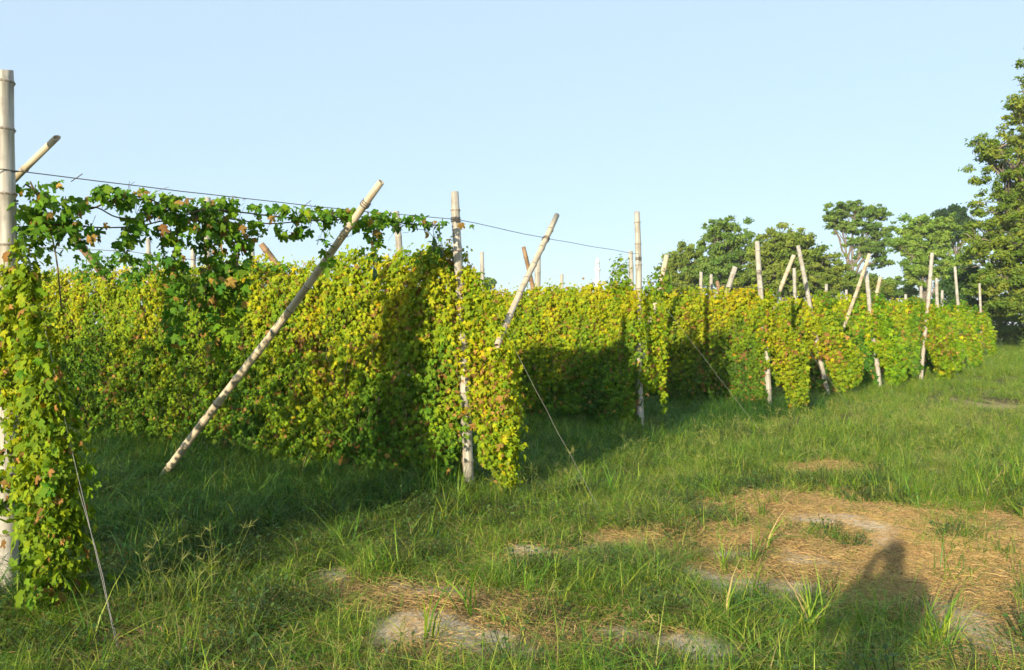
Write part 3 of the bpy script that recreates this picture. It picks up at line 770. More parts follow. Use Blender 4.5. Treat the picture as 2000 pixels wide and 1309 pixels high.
for args in [(846, 462, 7.45, 0.16, 0.024, M_gourd), (861, 486, 7.5, 0.10, 0.018, M_gourd), (829, 452, 7.4, 0.07, 0.018, M_gourdY, 0.4), (803, 443, 7.3, 0.055, 0.014, M_gourd, 0.5), (776, 440, 7.2, 0.09, 0.018, M_gourd),
             (730, 522, 7.0, 0.13, 0.022, M_gourd), (589, 438, 6.3, 0.08, 0.013, M_gourd)]: gourd(*args)
# thin wire vine further back, seen under the first one
e2 = empty('wire_vine', (-5.2, 9.2, 0)); tag(e2, 'small-leaved sparse vine on a lower wire behind, near the left edge', 'vine')
rr = np.random.default_rng(88); P = []
for (cx, cy, rx, ry, n) in [(205, 520, 24, 22, 60), (235, 505, 28, 12, 50), (270, 525, 26, 22, 70), (255, 545, 24, 16, 50), (300, 505, 24, 14, 46), (320, 525, 20, 18, 40), (180, 505, 20, 14, 30), (345, 510, 24, 12, 30), (160, 530, 20, 20, 40), (500, 518, 24, 10, 30), (545, 520, 18, 8, 20)]:
    d = unit(rr.normal(size=(n, 2))) * (rr.uniform(0, 1, n) ** 0.5)[:, None]; Z = 8.9 + rr.normal(0, 0.1, n)
    P.append(np.stack([(cx + d[:, 0] * rx - 1000) / F * Z, Z, EYE + (HZ - cy - d[:, 1] * ry) / F * Z], 1))
P = np.concatenate(P); n = len(P)
leaves_build(e2, P, np.array((-0.3, -0.7, 0.4)) + rr.normal(0, 0.5, (n, 3)), np.array((0, 0, -1.0)) + rr.normal(0, 0.5, (n, 3)), 0.065 * rr.uniform(0.6, 1.3, n), leaf_colors(n, np.full(n, 0.25), rr, 0.03), rr, 2, 0)
wire('wire', [P_(-60, 470, 8.7), P_(240, 490, 8.9), P_(560, 522, 9.3)], 0.004, M_wire, 'thin lower wire carrying the small-leaved vine behind', 'trellis wires', seed=41)

# ------------------------------------------------------------------ trees
def tree(name, base, blobs, label, cat, nleaf, size, pal, seed, trunk_r=0.2, clump=0.7, flat=0.6, limbs=1.0, fork=0.35, group='trees behind the rows', ncl=None, bare=0):
    rr = np.random.default_rng(seed); base = np.array(base, float)
    e = empty(name, base)
    g = Geo()
    blobs = [(np.array(c, float), np.array(r, float)) for c, r in blobs]
    w = np.array([r[0] * r[1] * r[2] for c, r in blobs]) ** 0.75; w /= w.sum()
    cen = sum(wi * c for wi, (c, r) in zip(w, blobs))
    fk = base + np.array(((cen[0] - base[0]) * 0.3, (cen[1] - base[1]) * 0.3, (cen[2] - base[2]) * fork + 0.1))
    def limb(a, b_, r0, r1, k=7, wob=0.06):
        s = np.linspace(0, 1, k)[:, None]; L = np.linalg.norm(b_ - a)
        p = a + (b_ - a) * s; p[:, 2] += (L * 0.10 * np.sin(s * math.pi))[:, 0]
        p[1:-1] += rr.normal(0, wob * L / 3, (k - 2, 3))
        g.tube(p - base, np.linspace(r0, r1, k), 7, rr.uniform(0.8, 1.1)); return p
    limb(base - np.array((0, 0, 0.3)), fk, trunk_r * 1.25, trunk_r, 6, 0.03)
    cl_c, cl_r = [], []
    for wi, (c, r) in zip(w, blobs):
        p = limb(fk, c, trunk_r * 0.65 * limbs, trunk_r * 0.15, 8)
        k = max(6, int((ncl or 60) * wi * 2.2))
        d = unit(rr.normal(size=(k, 3))); q = 1.15 * rr.uniform(0.05, 1, k) ** 0.45 * rr.uniform(0.7, 1.3, k)
        cc = c + d * q[:, None] * r
        cl_c.append(cc); cl_r.append(clump * rr.uniform(0.22, 0.78, k))
        for j in range(min(k, 14)):
            s = p[rr.integers(3, 8)]
            limb(s, cc[j], trunk_r * 0.16 * limbs, trunk_r * 0.03, 5, 0.10)
        for j in range(bare):
            d2 = unit(rr.normal(size=3) + np.array((0, 0, 1.0))); limb(c, c + d2 * r * rr.uniform(0.95, 1.3), trunk_r * 0.1, 0.008, 5, 0.1)
    cl_c = np.concatenate(cl_c); cl_r = np.concatenate(cl_r)
    tr = g.obj('trunk', M_bark, e, True)
    pk = cl_r ** 2; pk /= pk.sum()
    wh = rr.choice(len(cl_c), nleaf, p=pk)
    d = unit(rr.normal(size=(nleaf, 3))); q = rr.uniform(0, 1, nleaf) ** 0.6 * np.where(rr.uniform(size=nleaf) < 0.15, 1.5, 1.0)
    P = cl_c[wh] + d * (q * cl_r[wh])[:, None] * np.array((1, 1, flat))
    N = unit(d * 0.7 + np.array((-0.1, -0.25, 0.35)) + rr.normal(0, 0.6, (nleaf, 3)))
    A = unit(np.cross(N, rr.normal(size=(nleaf, 3)))); B = np.cross(N, A)
    s = size * rr.uniform(0.6, 1.35, nleaf)[:, None]
    drop = np.array((0, 0, -0.25))
    V = np.stack([P - A * s, P + B * s * 0.42, P + A * s + drop * s, P - B * s * 0.42], 1)
    tone = rr.uniform(0, 1, len(cl_c))[wh] * 0.6 + rr.uniform(0, 1, nleaf) * 0.4
    pal = np.array(pal); f = tone * (len(pal) - 1); i0 = np.minimum(f.astype(int), len(pal) - 2); t = (f - i0)[:, None]
    c = (pal[i0] * (1 - t) + pal[i0 + 1] * t) * rr.uniform(0.75, 1.25, (nleaf, 1))
    i = np.arange(nleaf)[:, None] * 4
    T = np.concatenate([i + np.array((0, 1, 2)), i + np.array((0, 2, 3))])
    o = mesh_np('crown', V.reshape(-1, 3) - base, T, M_tree, e, np.repeat(c, 4, 0)); tag(o, kind='stuff')
    tag(e, label, cat, group)
    return e
def B_(p, q, Z, rp, rq, dz=0.0, rz=None):
    rx = rp / F * Z; return (px(p, q, Z) + np.array((0, dz, 0)), (rx, rz or rx * 0.8, rq / F * Z))
OL = [(0.11, 0.19, 0.028), (0.19, 0.26, 0.038), (0.30, 0.34, 0.055)]
GR = [(0.085, 0.18, 0.035), (0.15, 0.25, 0.045), (0.24, 0.33, 0.06)]
LG = [(0.12, 0.23, 0.035), (0.20, 0.32, 0.05), (0.29, 0.37, 0.065)]
def tbase(p, Z): x = (p - 1000) / F * Z; return (x, Z, gp(x, Z))
tree('broadleaf_tree', tbase(1420, 58), [B_(1415, 450, 58, 38, 28), B_(1395, 480, 58, 30, 30), B_(1445, 490, 58, 42, 34), B_(1405, 530, 58, 46, 36), B_(1440, 545, 58, 40, 30)], 'tall dark olive tree behind the hedges, left of the centre clump', 'tree', 24000, 0.13, GR, 1, 0.22, 0.6, ncl=150, bare=3)
tree('broadleaf_tree', tbase(1335, 62), [B_(1340, 500, 62, 34, 24), B_(1315, 530, 62, 28, 24), B_(1360, 535, 62, 34, 28), B_(1335, 560, 62, 46, 24)], 'low rounded olive tree at the left end of the tree group', 'tree', 18000, 0.13, OL, 2, 0.2, 0.6, ncl=120, bare=1)
tree('broadleaf_tree', tbase(1535, 54), [B_(1520, 475, 54, 40, 28), B_(1560, 475, 54, 32, 24), B_(1500, 515, 54, 46, 40), B_(1560, 515, 54, 50, 40), B_(1620, 520, 54, 42, 34), B_(1530, 550, 54, 80, 30), B_(1600, 550, 54, 50, 28), B_(1540, 495, 54, 60, 36)], 'wide olive green tree with bare twigs on top, middle of the group', 'tree', 36000, 0.125, OL, 3, 0.24, 0.6, ncl=230, bare=7)
tree('umbrella_tree', tbase(1652, 75), [B_(1665, 412, 75, 46, 14), B_(1705, 415, 75, 26, 16), B_(1640, 440, 75, 26, 14), B_(1690, 445, 75, 40, 14), B_(1720, 460, 75, 24, 18), B_(1700, 485, 75, 36, 16), B_(1665, 470, 75, 22, 10), B_(1715, 510, 75, 22, 14), B_(1620, 425, 75, 14, 9)], 'tall umbrella-shaped tree with pale forked limbs against the sky', 'tree', 21000, 0.16, GR, 4, 0.22, 0.7, 0.45, 1.0, 0.5, ncl=125, bare=2)
tree('broadleaf_tree', tbase(1800, 60), [B_(1790, 450, 60, 32, 24), B_(1830, 450, 60, 40, 28), B_(1765, 480, 60, 24, 20), B_(1815, 500, 60, 46, 34), B_(1850, 530, 60, 50, 34), B_(1790, 535, 60, 30, 22)], 'light green feathery tree right of the umbrella-shaped tree', 'tree', 26000, 0.145, LG, 5, 0.2, 0.62, ncl=150, bare=1)
tree('broadleaf_tree', tbase(1860, 75), [B_(1862, 425, 75, 30, 20), B_(1885, 440, 75, 30, 26), B_(1850, 460, 75, 26, 20)], 'dark green treetop showing behind the light green feathery tree', 'tree', 9000, 0.2, [(0.03, 0.07, 0.025), (0.05, 0.10, 0.03)], 6, 0.3, 0.8, ncl=60)
BT = [B_(2018, 130, 40, 26, 40), B_(2035, 150, 40, 40, 55), B_(1915, 285, 40, 26, 14), B_(1905, 470, 40, 24, 26), B_(2010, 235, 40, 60, 45), B_(1950, 290, 40, 52, 26), B_(1985, 330, 40, 70, 40), B_(2060, 300, 40, 90, 90), B_(1950, 395, 40, 44, 40), B_(2000, 400, 40, 80, 60), B_(1930, 460, 40, 46, 40),
      B_(1985, 480, 39, 70, 50), B_(2050, 450, 40, 90, 80), B_(1925, 520, 40, 50, 40), B_(1965, 555, 39, 60, 45), B_(2020, 560, 39, 70, 50), B_(2090, 560, 40, 90, 60), B_(1965, 600, 39, 36, 22), B_(2120, 200, 40, 60, 80), B_(2150, 400, 40, 80, 110)]
tree('broadleaf_tree', tbase(2060, 41), BT, 'huge olive green tree towering over the right edge', 'tree', 80000, 0.10, [(0.08, 0.16, 0.02), (0.14, 0.22, 0.028), (0.21, 0.28, 0.036), (0.32, 0.31, 0.045)], 7, 0.34, 0.58, 0.6, ncl=560, bare=3)
tree('shrub', tbase(1880, 44), [B_(1885, 560, 44, 40, 36), B_(1860, 580, 44, 30, 20), B_(1915, 590, 44, 30, 30)], 'dark bluish green shrub at the foot of the huge right-hand tree', 'shrub', 14000, 0.10, [(0.04, 0.10, 0.03), (0.075, 0.15, 0.04)], 8, 0.12, 0.5, ncl=90)
tree('shrub', tbase(1990, 46), [B_(1985, 600, 46, 60, 46), B_(2050, 610, 46, 60, 50), B_(1950, 640, 46, 34, 30), B_(2000, 655, 46, 50, 26), B_(2060, 660, 46, 50, 26)], 'shadowy shrub under the branches of the huge right-hand tree', 'shrub', 16000, 0.12, GR, 9, 0.14, 0.7, ncl=130)
for k, (p, q, rp, rq, Z) in enumerate([(1735, 556, 52, 20, 66), (1690, 556, 36, 20, 62), (1645, 545, 44, 26, 64), (1580, 550, 50, 26, 60), (1470, 548, 46, 26, 60)]):
    tree('bush', tbase(p, Z), [B_(p, q + 4, Z, rp, rq), B_(p + rp * 0.7, q + 10, Z, rp * 0.7, rq), B_(p - rp * 0.6, q + 14, Z, rp * 0.7, rq)], ['long low bush below the umbrella-shaped tree, right of its trunk', 'bush directly below the umbrella-shaped tree trunk', 'bush between the wide olive tree and the umbrella tree', 'bush at the foot of the wide olive tree, right side', 'bush at the foot of the wide olive tree, left side'][k], 'bush', 8000, 0.13, [GR, OL][k % 2], 20 + k, 0.1, 0.6, ncl=50, group='bushes along the far field edge')
for k, (p, q, rp, rq, Z) in enumerate([(842, 500, 14, 12, 60), (905, 545, 14, 12, 90), (925, 552, 12, 8, 95), (953, 548, 10, 8, 95)]):
    tree('broadleaf_tree', tbase(p, Z), [B_(p, q, Z, rp, rq), B_(p + rp * 0.5, q + rq, Z, rp, rq), B_(p - 4, q + rq * 2, Z, rp * 1.4, rq)], ['small treetop peeping up just left of the second end post', 'tiny far treetop just right of the second end post', 'lower far treetop beside the thin pale post', 'tiny far treetop right of the thin pale post'][k], 'tree', 1600, 0.26, GR, 40 + k, 0.15, 0.8, ncl=26, group='far treetops over the middle hedge')

# ------------------------------------------------------------------ minaret far away
mz = 300.0; mx = (1167 - 1000) / F * mz; mb = gp(mx, mz)
e = empty('minaret', (mx, mz, mb)); tag(e, 'slim white minaret far off above the hedge, left of the third post', 'minaret')
def lathe(name, prof, sides=8, mat=M_white):
    g_ = Geo(); prof = np.array(prof)
    g_.tube(np.stack([0 * prof[:, 1], 0 * prof[:, 1], prof[:, 1]], -1), prof[:, 0], sides, cap=True); return g_.obj(name, mat, e)
H0 = EYE + 143 / F * mz - mb
lathe('shaft', [(1.2, -0.5), (1.15, 10), (1.05, 17.5), (1.0, H0 - 10.2)])
lathe('balcony', [(0.9, H0 - 10.2), (1.45, H0 - 9.7), (1.45, H0 - 9.0), (0.9, H0 - 9.0)], 12)
lathe('upper_shaft', [(0.85, H0 - 9.0), (0.8, H0 - 5.6)])
lathe('upper_balcony', [(0.8, H0 - 5.6), (1.25, H0 - 5.2), (1.25, H0 - 4.6), (0.75, H0 - 4.6)], 12)
for q in range(6):
    a = q * math.pi / 3; g_ = Geo(); g_.tube([(0.62 * math.cos(a), 0.62 * math.sin(a), H0 - 4.6), (0.62 * math.cos(a), 0.62 * math.sin(a), H0 - 2.4)], 0.14, 6); g_.obj('column', M_white, e)
lathe('dome', [(0.9, H0 - 2.4), (0.95, H0 - 2.1), (0.85, H0 - 1.5), (0.5, H0 - 0.9), (0.15, H0 - 0.5), (0.06, H0)], 12)

# ------------------------------------------------------------------ the photographer, whose shadow falls into the picture
def person(loc, yaw):
    J = {'pel': (0, 0, 0.95), 'sto': (0, 0.01, 1.12), 'che': (0, 0, 1.32), 'nec': (0, 0, 1.47), 'hed': (0, 0.02, 1.58), 'cro': (0, 0.02, 1.68)}
    r = {'pel': (0.155, 0.11), 'sto': (0.14, 0.10), 'che': (0.17, 0.11), 'nec': (0.055, 0.055), 'hed': (0.078, 0.095), 'cro': (0.065, 0.08)}
    E = [('pel', 'sto'), ('sto', 'che'), ('che', 'nec'), ('nec', 'hed'), ('hed', 'cro')]
    for sd, n in ((-1, 'l'), (1, 'r')):
        for q, p, ra in (('hip', (0.10 * sd, 0, 0.88), 0.095), ('kne', (0.12 * sd, 0.02, 0.48), 0.062), ('ank', (0.13 * sd, -0.02, 0.08), 0.042), ('toe', (0.15 * sd, 0.16, 0.035), 0.035),
                         ('sho', (0.19 * sd, 0, 1.40), 0.065), ('elb', (0.21 * sd, 0.10, 1.17), 0.045), ('wri', (0.085 * sd, 0.13, 1.46), 0.03), ('pal', (0.07 * sd, 0.14, 1.54), 0.035)):
            J[q + n] = p; r[q + n] = (ra, ra)
        E += [('pel', 'hip' + n), ('hip' + n, 'kne' + n), ('kne' + n, 'ank' + n), ('ank' + n, 'toe' + n), ('che', 'sho' + n), ('sho' + n, 'elb' + n), ('elb' + n, 'wri' + n), ('wri' + n, 'pal' + n)]
        for f in range(5):
            a, b_ = 'f%d%s' % (f, n), 'g%d%s' % (f, n)
            J[a] = ((0.055 - 0.012 * f) * sd, 0.155, 1.57 - 0.012 * f if f else 1.525); J[b_] = ((0.03 - 0.012 * f) * sd, 0.17, 1.595 - 0.015 * f if f else 1.515)
            r[a] = (0.009, 0.009); r[b_] = (0.007, 0.007); E += [('pal' + n, a), (a, b_)]
    ks = list(J); me = bpy.data.meshes.new('person'); me.from_pydata([J[k] for k in ks], [(ks.index(a), ks.index(b_)) for a, b_ in E], [])
    o = link(bpy.data.objects.new('person', me)); o.location = loc; o.rotation_euler.z = yaw
    md = o.modifiers.new('skin', 'SKIN')
    sv = me.attributes.get('skin_vertices') or None
    bpy.context.view_layer.objects.active = o
    if not me.skin_vertices: bpy.ops.mesh.customdata_skin_add()
    for k, v in zip(ks, me.skin_vertices[0].data): v.radius = r[k]; v.use_root = k == 'pel'
    sb = o.modifiers.new('smooth', 'SUBSURF'); sb.levels = sb.render_levels = 2
    me.materials.append(plain_mat('dark_cloth', (0.05, 0.06, 0.09), 0.8))
    return tag(o, 'person in dark clothes behind the viewpoint, casting the shadow at lower right', 'person')
person((-0.42, -0.24, gp(-0.42, -0.24)), 0.0)

# ------------------------------------------------------------------ grass, straw and weeds
def blade(g, x, y, ang, h, lean, w, c, tipc=None, seg=3, twist=0.3):
    s = np.linspace(0, 1, seg + 1)
    out_ = lean * h * s ** 1.8
    zz = h * s * (1 - 0.35 * min(lean, 1.4) * s)
    dx, dy = math.cos(ang), math.sin(ang)
    p = np.stack([x + dx * out_, y + dy * out_, zz], -1)
    sx, sy = -dy * math.cos(twist) , dx * math.cos(twist)
    ww = w * (1 - s ** 1.6) * 0.5
    sd = np.array((sx, sy, math.sin(twist) * 0.5))
    Lf = p - sd * ww[:, None]; Rt = p + sd * ww[:, None]
    V = np.concatenate([np.stack([Lf[:-1], Rt[:-1]], 1).reshape(-1, 3), p[-1:]])
    T = []
    for k in range(seg - 1): a = 2 * k; T += [(a, a + 1, a + 3), (a, a + 3, a + 2)]
    T.append((2 * seg - 2, 2 * seg - 1, 2 * seg))
    c = np.array(c); tipc = c if tipc is None else np.array(tipc)
    f = np.concatenate([np.repeat(s[:-1], 2), [1.0]])[:, None]
    g.add(V, T, c * (1 - f) + tipc * f)

GC = np.array([(0.08, 0.19, 0.016), (0.13, 0.27, 0.022), (0.22, 0.34, 0.03), (0.35, 0.41, 0.05)])
DRY = np.array((0.50, 0.36, 0.15))
def gcol(rr, dry=0.08, lush=False):
    if lush: return np.array([(0.018, 0.085, 0.016), (0.028, 0.11, 0.018), (0.05, 0.15, 0.02), (0.09, 0.19, 0.025)])[rr.integers(0, 4)] * rr.uniform(0.8, 1.2)  # alley tufts: shade between the hedges painted in as darker greens
    if rr.uniform() < dry: return DRY * rr.uniform(0.7, 1.2)
    return GC[rr.integers(0, 4)] * rr.uniform(0.8, 1.2)
def coll(name): return bpy.data.collections.new(name)
def proto(c, name, g, mat):
    me = g.obj(name, mat, asobj=False); o = bpy.data.objects.new(name, me); c.objects.link(o)
def tufts(name, n, nb, rad, h, lean, w, dry, seed, lush=False):
    c = coll(name)
    for k in range(n):
        rr = np.random.default_rng(seed + k); g = Geo()
        for _ in range(nb):
            a = rr.uniform(0, 6.283); q = rad * math.sqrt(rr.uniform()); cc = gcol(rr, dry, lush)
            blade(g, q * math.cos(a), q * math.sin(a), rr.uniform(0, 6.283), rr.uniform(*h), rr.uniform(*lean), w * rr.uniform(0.6, 1.3), cc * 0.9, cc * 1.1 + np.array((0.02, 0.015, 0.0)), 3, rr.uniform(-0.9, 0.9))
        proto(c, '%s_%02d' % (name, k), g, M_grass)
    return c
C_short = tufts('short_tuft', 8, 34, 0.12, (0.03, 0.11), (0.4, 2.2), 0.0046, 0.12, 300)
C_mid = tufts('mid_tuft', 8, 32, 0.13, (0.08, 0.27), (0.3, 2.0), 0.005, 0.07, 330)
C_tall = tufts('tall_tuft', 8, 22, 0.10, (0.22, 0.52), (0.3, 1.5), 0.0075, 0.05, 360)
C_lush_shade = tufts('lush_shade_tuft', 8, 26, 0.11, (0.20, 0.55), (0.3, 1.7), 0.009, 0.0, 375, True)
C_blade = tufts('broad_tuft', 6, 12, 0.05, (0.18, 0.42), (0.3, 1.2), 0.012, 0.05, 390)
C_seed = coll('seed_stalk')
for k in range(6):
    rr = np.random.default_rng(420 + k); g = Geo()
    for _ in range(4):
        a = rr.uniform(0, 6.283); h = rr.uniform(0.28, 0.5); le = rr.uniform(0.05, 0.5); x0, y0 = rr.normal(0, 0.04, 2)
        s = np.linspace(0, 1, 5); p = np.stack([x0 + math.cos(a) * le * h * s ** 2, y0 + math.sin(a) * le * h * s ** 2, h * s], -1)
        cc = np.array((0.28, 0.33, 0.07)) * rr.uniform(0.8, 1.3); g.tube(p, 0.0012, 3, cc)
        for j in range(rr.integers(3, 6)):
            d = unit(np.array((math.cos(a), math.sin(a), 0)) * 0.3 + np.array((*rr.normal(0, 0.6, 2), rr.uniform(0.3, 0.9)))); L = rr.uniform(0.05, 0.10)
            g.tube(np.stack([p[-1], p[-1] + d * L * 0.5, p[-1] + d * L + np.array((0, 0, -0.008))]), np.array((0.0013, 0.0016, 0.0005)), 3, np.array((0.38, 0.38, 0.10)) * rr.uniform(0.8, 1.2))
    proto(C_seed, 'seed_stalk_%02d' % k, g, M_grass)
C_straw = coll('straw_mat')
for k in range(8):
    rr = np.random.default_rng(450 + k); g = Geo()
    for _ in range(46):
        x0, y0 = rr.normal(0, 0.11, 2); a = rr.uniform(0, 6.283); L = rr.uniform(0.04, 0.16); m = 4
        aa = a + np.cumsum(rr.normal(0, 0.35, m)); st_ = np.stack([np.cos(aa), np.sin(aa)], -1) * L / m
        q = np.concatenate([[(x0, y0)], (x0, y0) + np.cumsum(st_, 0)]); zz = np.abs(rr.normal(0.006, 0.012)) + rr.uniform(0, 0.02) * np.sin(np.linspace(0, 3.1, m + 1))
        c = np.array((0.62, 0.41, 0.16)) * rr.uniform(0.5, 1.2) * np.array((1, rr.uniform(0.9, 1.08), rr.uniform(0.8, 1.2)))
        g.tube(np.concatenate([q, np.broadcast_to(zz, (m + 1,))[:, None]], 1), np.full(m + 1, rr.uniform(0.0011, 0.0022)), 3, c)
    proto(C_straw, 'straw_mat_%02d' % k, g, M_straw)
C_weed = coll('weed_sprig')
for k in range(6):
    rr = np.random.default_rng(480 + k); g = Geo()
    for _ in range(rr.integers(36, 60)):
        x0, y0 = rr.normal(0, 0.09, 2); z0 = rr.uniform(0.02, 0.13); s = rr.uniform(0.006, 0.014); a = rr.uniform(0, 6.283)
        n_ = unit(np.array((*rr.normal(0, 0.45, 2), 1.0))); A = unit(np.cross(n_, (math.cos(a), math.sin(a), 0.0))); Bv = np.cross(n_, A); p = np.array((x0, y0, z0))
        th = np.array((0, 50, 110, 180, 250, 310)) * math.pi / 180
        rim = p + s * (np.cos(th)[:, None] * A + 0.7 * np.sin(th)[:, None] * Bv)
        V = np.concatenate([[p - n_ * s * 0.15], rim]); T = [(0, j + 1, (j + 1) % 6 + 1) for j in range(6)]
        g.add(V, T, np.array((0.07, 0.13, 0.024)) * rr.uniform(0.7, 1.5))
        g.tube(np.stack([(x0 * 0.4, y0 * 0.4, 0), p * np.array((0.8, 0.8, 0.5)), p]), 0.0016, 3, (0.08, 0.1, 0.03))
    proto(C_weed, 'weed_sprig_%02d' % k, g, M_grass)

_groups = {}
def scatter(name, P, yaw, scl, tilt, c, mat, label, cat, seed, lift=0.0):
    n = len(P); rr = np.random.default_rng(seed)
    me = bpy.data.meshes.new(name); me.vertices.add(n)
    V = np.column_stack([P, gz(P[:, 0], P[:, 1]) + lift]).astype(np.float32); me.vertices.foreach_set('co', V.ravel())
    a = me.attributes.new('rot', 'FLOAT_VECTOR', 'POINT'); a.data.foreach_set('vector', np.column_stack([rr.normal(0, tilt, n), rr.normal(0, tilt, n), yaw]).astype(np.float32).ravel())
    a = me.attributes.new('scl', 'FLOAT_VECTOR', 'POINT'); a.data.foreach_set('vector', np.asarray(scl, np.float32).ravel())
    a = me.attributes.new('idx', 'INT', 'POINT'); a.data.foreach_set('value', rr.integers(0, len(c.objects), n).astype(np.int32))
    me.update()
    o = link(bpy.data.objects.new(name, me))
    if c.name not in _groups:
        ng = bpy.data.node_groups.new('scatter_' + c.name, 'GeometryNodeTree')
        ng.interface.new_socket('Geometry', in_out='INPUT', socket_type='NodeSocketGeometry'); ng.interface.new_socket('Geometry', in_out='OUTPUT', socket_type='NodeSocketGeometry')
        N = ng.nodes; gi, go = N.new('NodeGroupInput'), N.new('NodeGroupOutput')
        ip = N.new('GeometryNodeInstanceOnPoints'); ci = N.new('GeometryNodeCollectionInfo')
        ci.inputs['Collection'].default_value = c; ci.inputs['Separate Children'].default_value = True; ci.inputs['Reset Children'].default_value = True
        def na(nm, t):
            q = N.new('GeometryNodeInputNamedAttribute'); q.data_type = t; q.inputs['Name'].default_value = nm; return q.outputs['Attribute']
        er = N.new('FunctionNodeEulerToRotation')
        Lk = ng.links.new
        Lk(gi.outputs[0], ip.inputs['Points']); Lk(ci.outputs[0], ip.inputs['Instance']); ip.inputs['Pick Instance'].default_value = True
        Lk(na('rot', 'FLOAT_VECTOR'), er.inputs[0]); Lk(er.outputs[0], ip.inputs['Rotation']); Lk(na('scl', 'FLOAT_VECTOR'), ip.inputs['Scale']); Lk(na('idx', 'INT'), ip.inputs['Instance Index'])
        Lk(ip.outputs[0], go.inputs[0]); _groups[c.name] = ng
    md = o.modifiers.new('scatter', 'NODES'); md.node_group = _groups[c.name]
    tag(o, label, cat, kind='stuff')
    return o

def sample(n, z0, z1, rr, pad=1.12):
    """points spread evenly over the ground in view between two depths"""
    wd = lambda z: z * (1000 / F) * 1.06 + 1.2
    m = int(n * ((z1 * z1 - z0 * z0) * 0.353 + 1.2 * (z1 - z0)) / ((z1 * z1 - z0 * z0) * 0.373))
    z = rr.uniform(z0, z1, m * 3); z = z[rr.uniform(size=m * 3) < wd(z) / wd(z1)][:m]
    return rr.uniform(-1, 1, len(z)) * wd(z), z
def in_alley(x, y):
    """how far behind the line of end posts (m)"""
    d = unit(np.array((0.63, 0.78))); n = np.array((-d[1], d[0])); return (x - EP[1][0]) * n[0] + (y - EP[1][1]) * n[1]
def scatter_grass(name, c, n, z0, z1, dens, sc, label, seed, tilt=0.12, lift=0.0, cat='grass', mat=None, grow=0.0):
    rr = np.random.default_rng(seed)
    x, y = sample(n, z0 if z0 > 4 else 2.7, z1, rr)
    keep = rr.uniform(size=len(x)) < dens(x, y)
    x, y = x[keep], y[keep]; m = len(x)
    s = rr.uniform(*sc, m) * (1 + grow * np.maximum(y - z0, 0))
    sz = s * (1 + 0.25 * noise(x, y, 0, 1.1, 2))
    return scatter(name, np.column_stack([x, y]), rr.uniform(0, 6.283, m), np.column_stack([s, s, np.maximum(sz, 0.3)]), tilt, c, mat, label, cat, seed + 1, lift)
def cv(x, y): return cover(x, y)
patch = lambda x, y, s, k: np.clip(0.5 + 0.6 * noise(x, y, 0, s, k), 0, 1)
def d_short(x, y):
    s, b_, l = cv(x, y); return np.clip((0.35 + 0.6 * patch(x, y, 1.5, 16)) * (1 - 0.86 * s) - 0.97 * b_, 0, 1) * np.where(in_alley(x, y) > 0, 0.35, 1)
def d_mid(x, y):
    s, b_, l = cv(x, y); al = in_alley(x, y); far = np.clip((y - 6.5) / 3, 0, 1)
    return np.clip((0.20 + 0.6 * far + 0.3 * l + 0.0 * (al > -0.3)) * (1 - 0.93 * s) * (1 - b_) * (0.15 + 1.2 * patch(x, y, 0.9, 5)) * (0.5 + patch(x, y, 2.6, 13)) * np.where(al > -0.1, 0.35, 1), 0, 1)
def d_tall(x, y):
    s, b_, l = cv(x, y); al = in_alley(x, y)
    left = np.clip((-0.6 - x) / 1.0, 0, 1) * (y < 5)
    return np.clip((0.1 * (al > -0.2) + 0.04 + 0.15 * l + 0.2 * left * patch(x, y, 1.2, 6) + 0.3 * np.clip((y - 8) / 3, 0, 1) * (patch(x, y, 0.6, 8) > 0.5)) * (1 - 0.95 * s) * (1 - b_), 0, 1)
def d_seed(x, y):
    s, b_, l = cv(x, y); left = np.clip((-0.5 - x) / 0.8, 0, 1)
    return np.clip((0.08 + 0.4 * left * (y < 6) + 0.5 * np.clip((y - 6.5) / 2, 0, 1)) * (1 - 0.9 * s) * (1 - b_) * patch(x, y, 1.3, 4) * (in_alley(x, y) < -0.8), 0, 1)
def d_straw(x, y):
    s, b_, l = cv(x, y); b2 = soft(x, y, BARE2, 0.6, 1.5); return np.clip((0.16 + 0.8 * s * (0.4 + patch(x, y, 2.2, 19))) * (1 - 0.88 * b2), 0, 1)
def d_weed(x, y):
    s, b_, l = cv(x, y); return np.clip((0.25 + 0.9 * (in_alley(x, y) > -1.0) * patch(x, y, 1.0, 10)) * (1 - 0.9 * s) * (1 - b_), 0, 1)
def d_broad(x, y):
    s, b_, l = cv(x, y); return np.clip((0.05 + 0.5 * l + 0.25 * (y > 7) * patch(x, y, 0.8, 14)) * (1 - 0.6 * s) * (1 - 0.8 * b_) + 0.035 * s, 0, 1)
scatter_grass('short_grass', C_short, 18000, 3.3, 10, d_short, (0.8, 1.5), 'short green turf across the open strip in front of the hedges', 1)
scatter_grass('medium_grass', C_mid, 12000, 3.3, 12, d_mid, (0.7, 1.2), 'knee-low green grass between dry patches and hedges', 3)
scatter_grass('tall_grass', C_tall, 5200, 3.3, 13, d_tall, (0.6, 1.0), 'scattered taller yellow-green grass tufts on the sunny strip', 5)
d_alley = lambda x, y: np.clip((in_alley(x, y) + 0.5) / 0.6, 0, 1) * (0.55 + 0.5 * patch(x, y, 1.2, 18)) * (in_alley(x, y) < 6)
scatter_grass('alley_grass', C_lush_shade, 9000, 3.6, 16, d_alley, (0.6, 1.0), 'lush arching grass in the alleys between hedges, painted darker green for their shade', 21)
scatter_grass('broad_blade_grass', C_blade, 2600, 3.3, 12, d_broad, (0.6, 1.05), 'clumps of broad-bladed grass in the lower right foreground', 7)
scatter_grass('seeding_grass', C_seed, 3400, 3.3, 13, d_seed, (0.7, 1.1), 'seeding grass stalks with fingered heads, lower left foreground', 9)
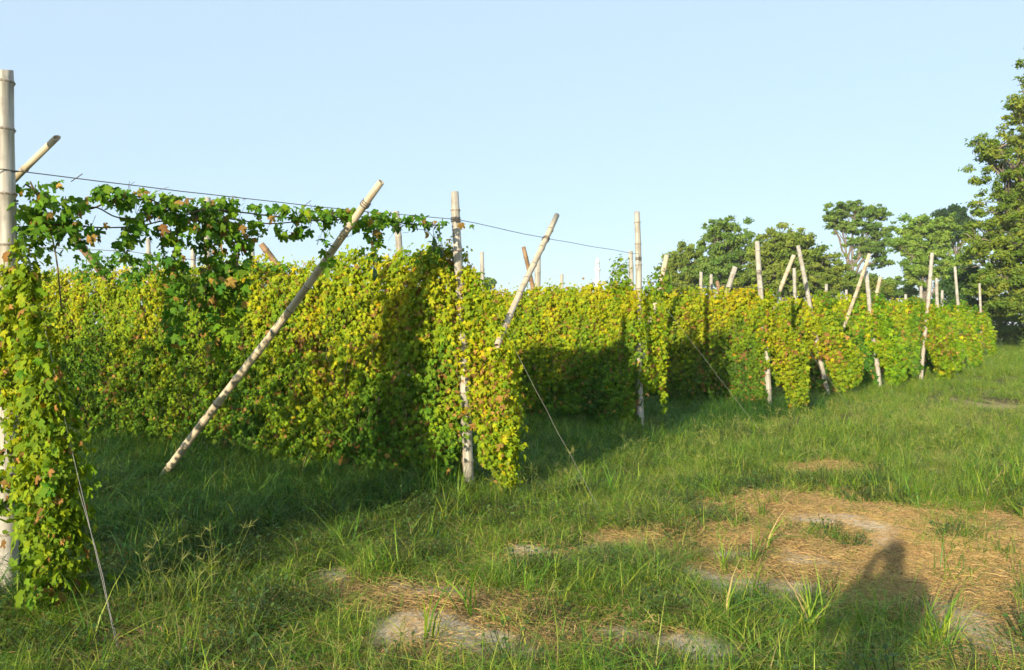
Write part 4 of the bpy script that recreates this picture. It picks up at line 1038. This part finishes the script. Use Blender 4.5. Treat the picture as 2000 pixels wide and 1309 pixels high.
scatter_grass('dry_straw', C_straw, 17000, 3.3, 9.5, d_straw, (0.5, 1.0), 'matted tan dry straw on the bare patch, lower right', 11, 0.05, 0.004, 'straw')
scatter_grass('ground_weeds', C_weed, 3200, 3.3, 12, d_weed, (0.7, 1.4), 'small round-leaved weeds in the grass along the hedges', 13, 0.15, 0, 'weeds')
far1 = lambda x, y: np.clip((1 - soft(x, y, STRAW)) * np.where(in_alley(x, y) > 3.5, 0.15, 1) * (0.25 + 0.9 * patch(x, y, 0.5, 5)) * (0.5 + 0.7 * patch(x, y, 1.7, 17)), 0, 1)
scatter_grass('far_grass', C_mid, 17000, 9.5, 30, far1, (0.75, 1.15), 'sunlit meadow grass running back along the end posts', 15, grow=0.02)
far3 = lambda x, y: far1(x, y) * 0.5 * (0.4 + patch(x, y, 0.25, 9))
scatter_grass('far_tall_grass', C_tall, 9000, 12, 34, far3, (0.45, 0.85), 'taller grass tufts at the feet of the far posts', 17, grow=0.01)
far2 = lambda x, y: np.where((x > 8), 0.9, 0.12)
scatter_grass('distant_grass', C_mid, 13000, 28, 62, far2, (1.8, 2.8), 'distant strip of meadow up to the trees on the right', 19)

# ------------------------------------------------------------------ the air
bx = np.array([(-2600, -400, -1.3), (2600, -400, -1.3), (2600, 4100, -1.3), (-2600, 4100, -1.3)]); tx = bx.copy(); tx[:, 2] = 42
hz_ = mesh_np('haze', np.concatenate([bx, tx]), [(3, 2, 1, 0), (4, 5, 6, 7), (0, 1, 5, 4), (1, 2, 6, 5), (2, 3, 7, 6), (3, 0, 4, 7)], None)
mh_ = bpy.data.materials.new('haze_air'); mh_.use_nodes = True; nt = mh_.node_tree; nt.nodes.remove(nt.nodes['Principled BSDF'])
pv = nt.nodes.new('ShaderNodeVolumePrincipled'); pv.inputs['Color'].default_value = (0.93, 0.96, 1.0, 1); pv.inputs['Density'].default_value = 0.0005
nt.links.new(pv.outputs[0], nt.nodes['Material Output'].inputs['Volume']); hz_.data.materials.append(mh_)
tag(hz_, 'thin pale summer haze over the whole field', 'haze', kind='stuff')
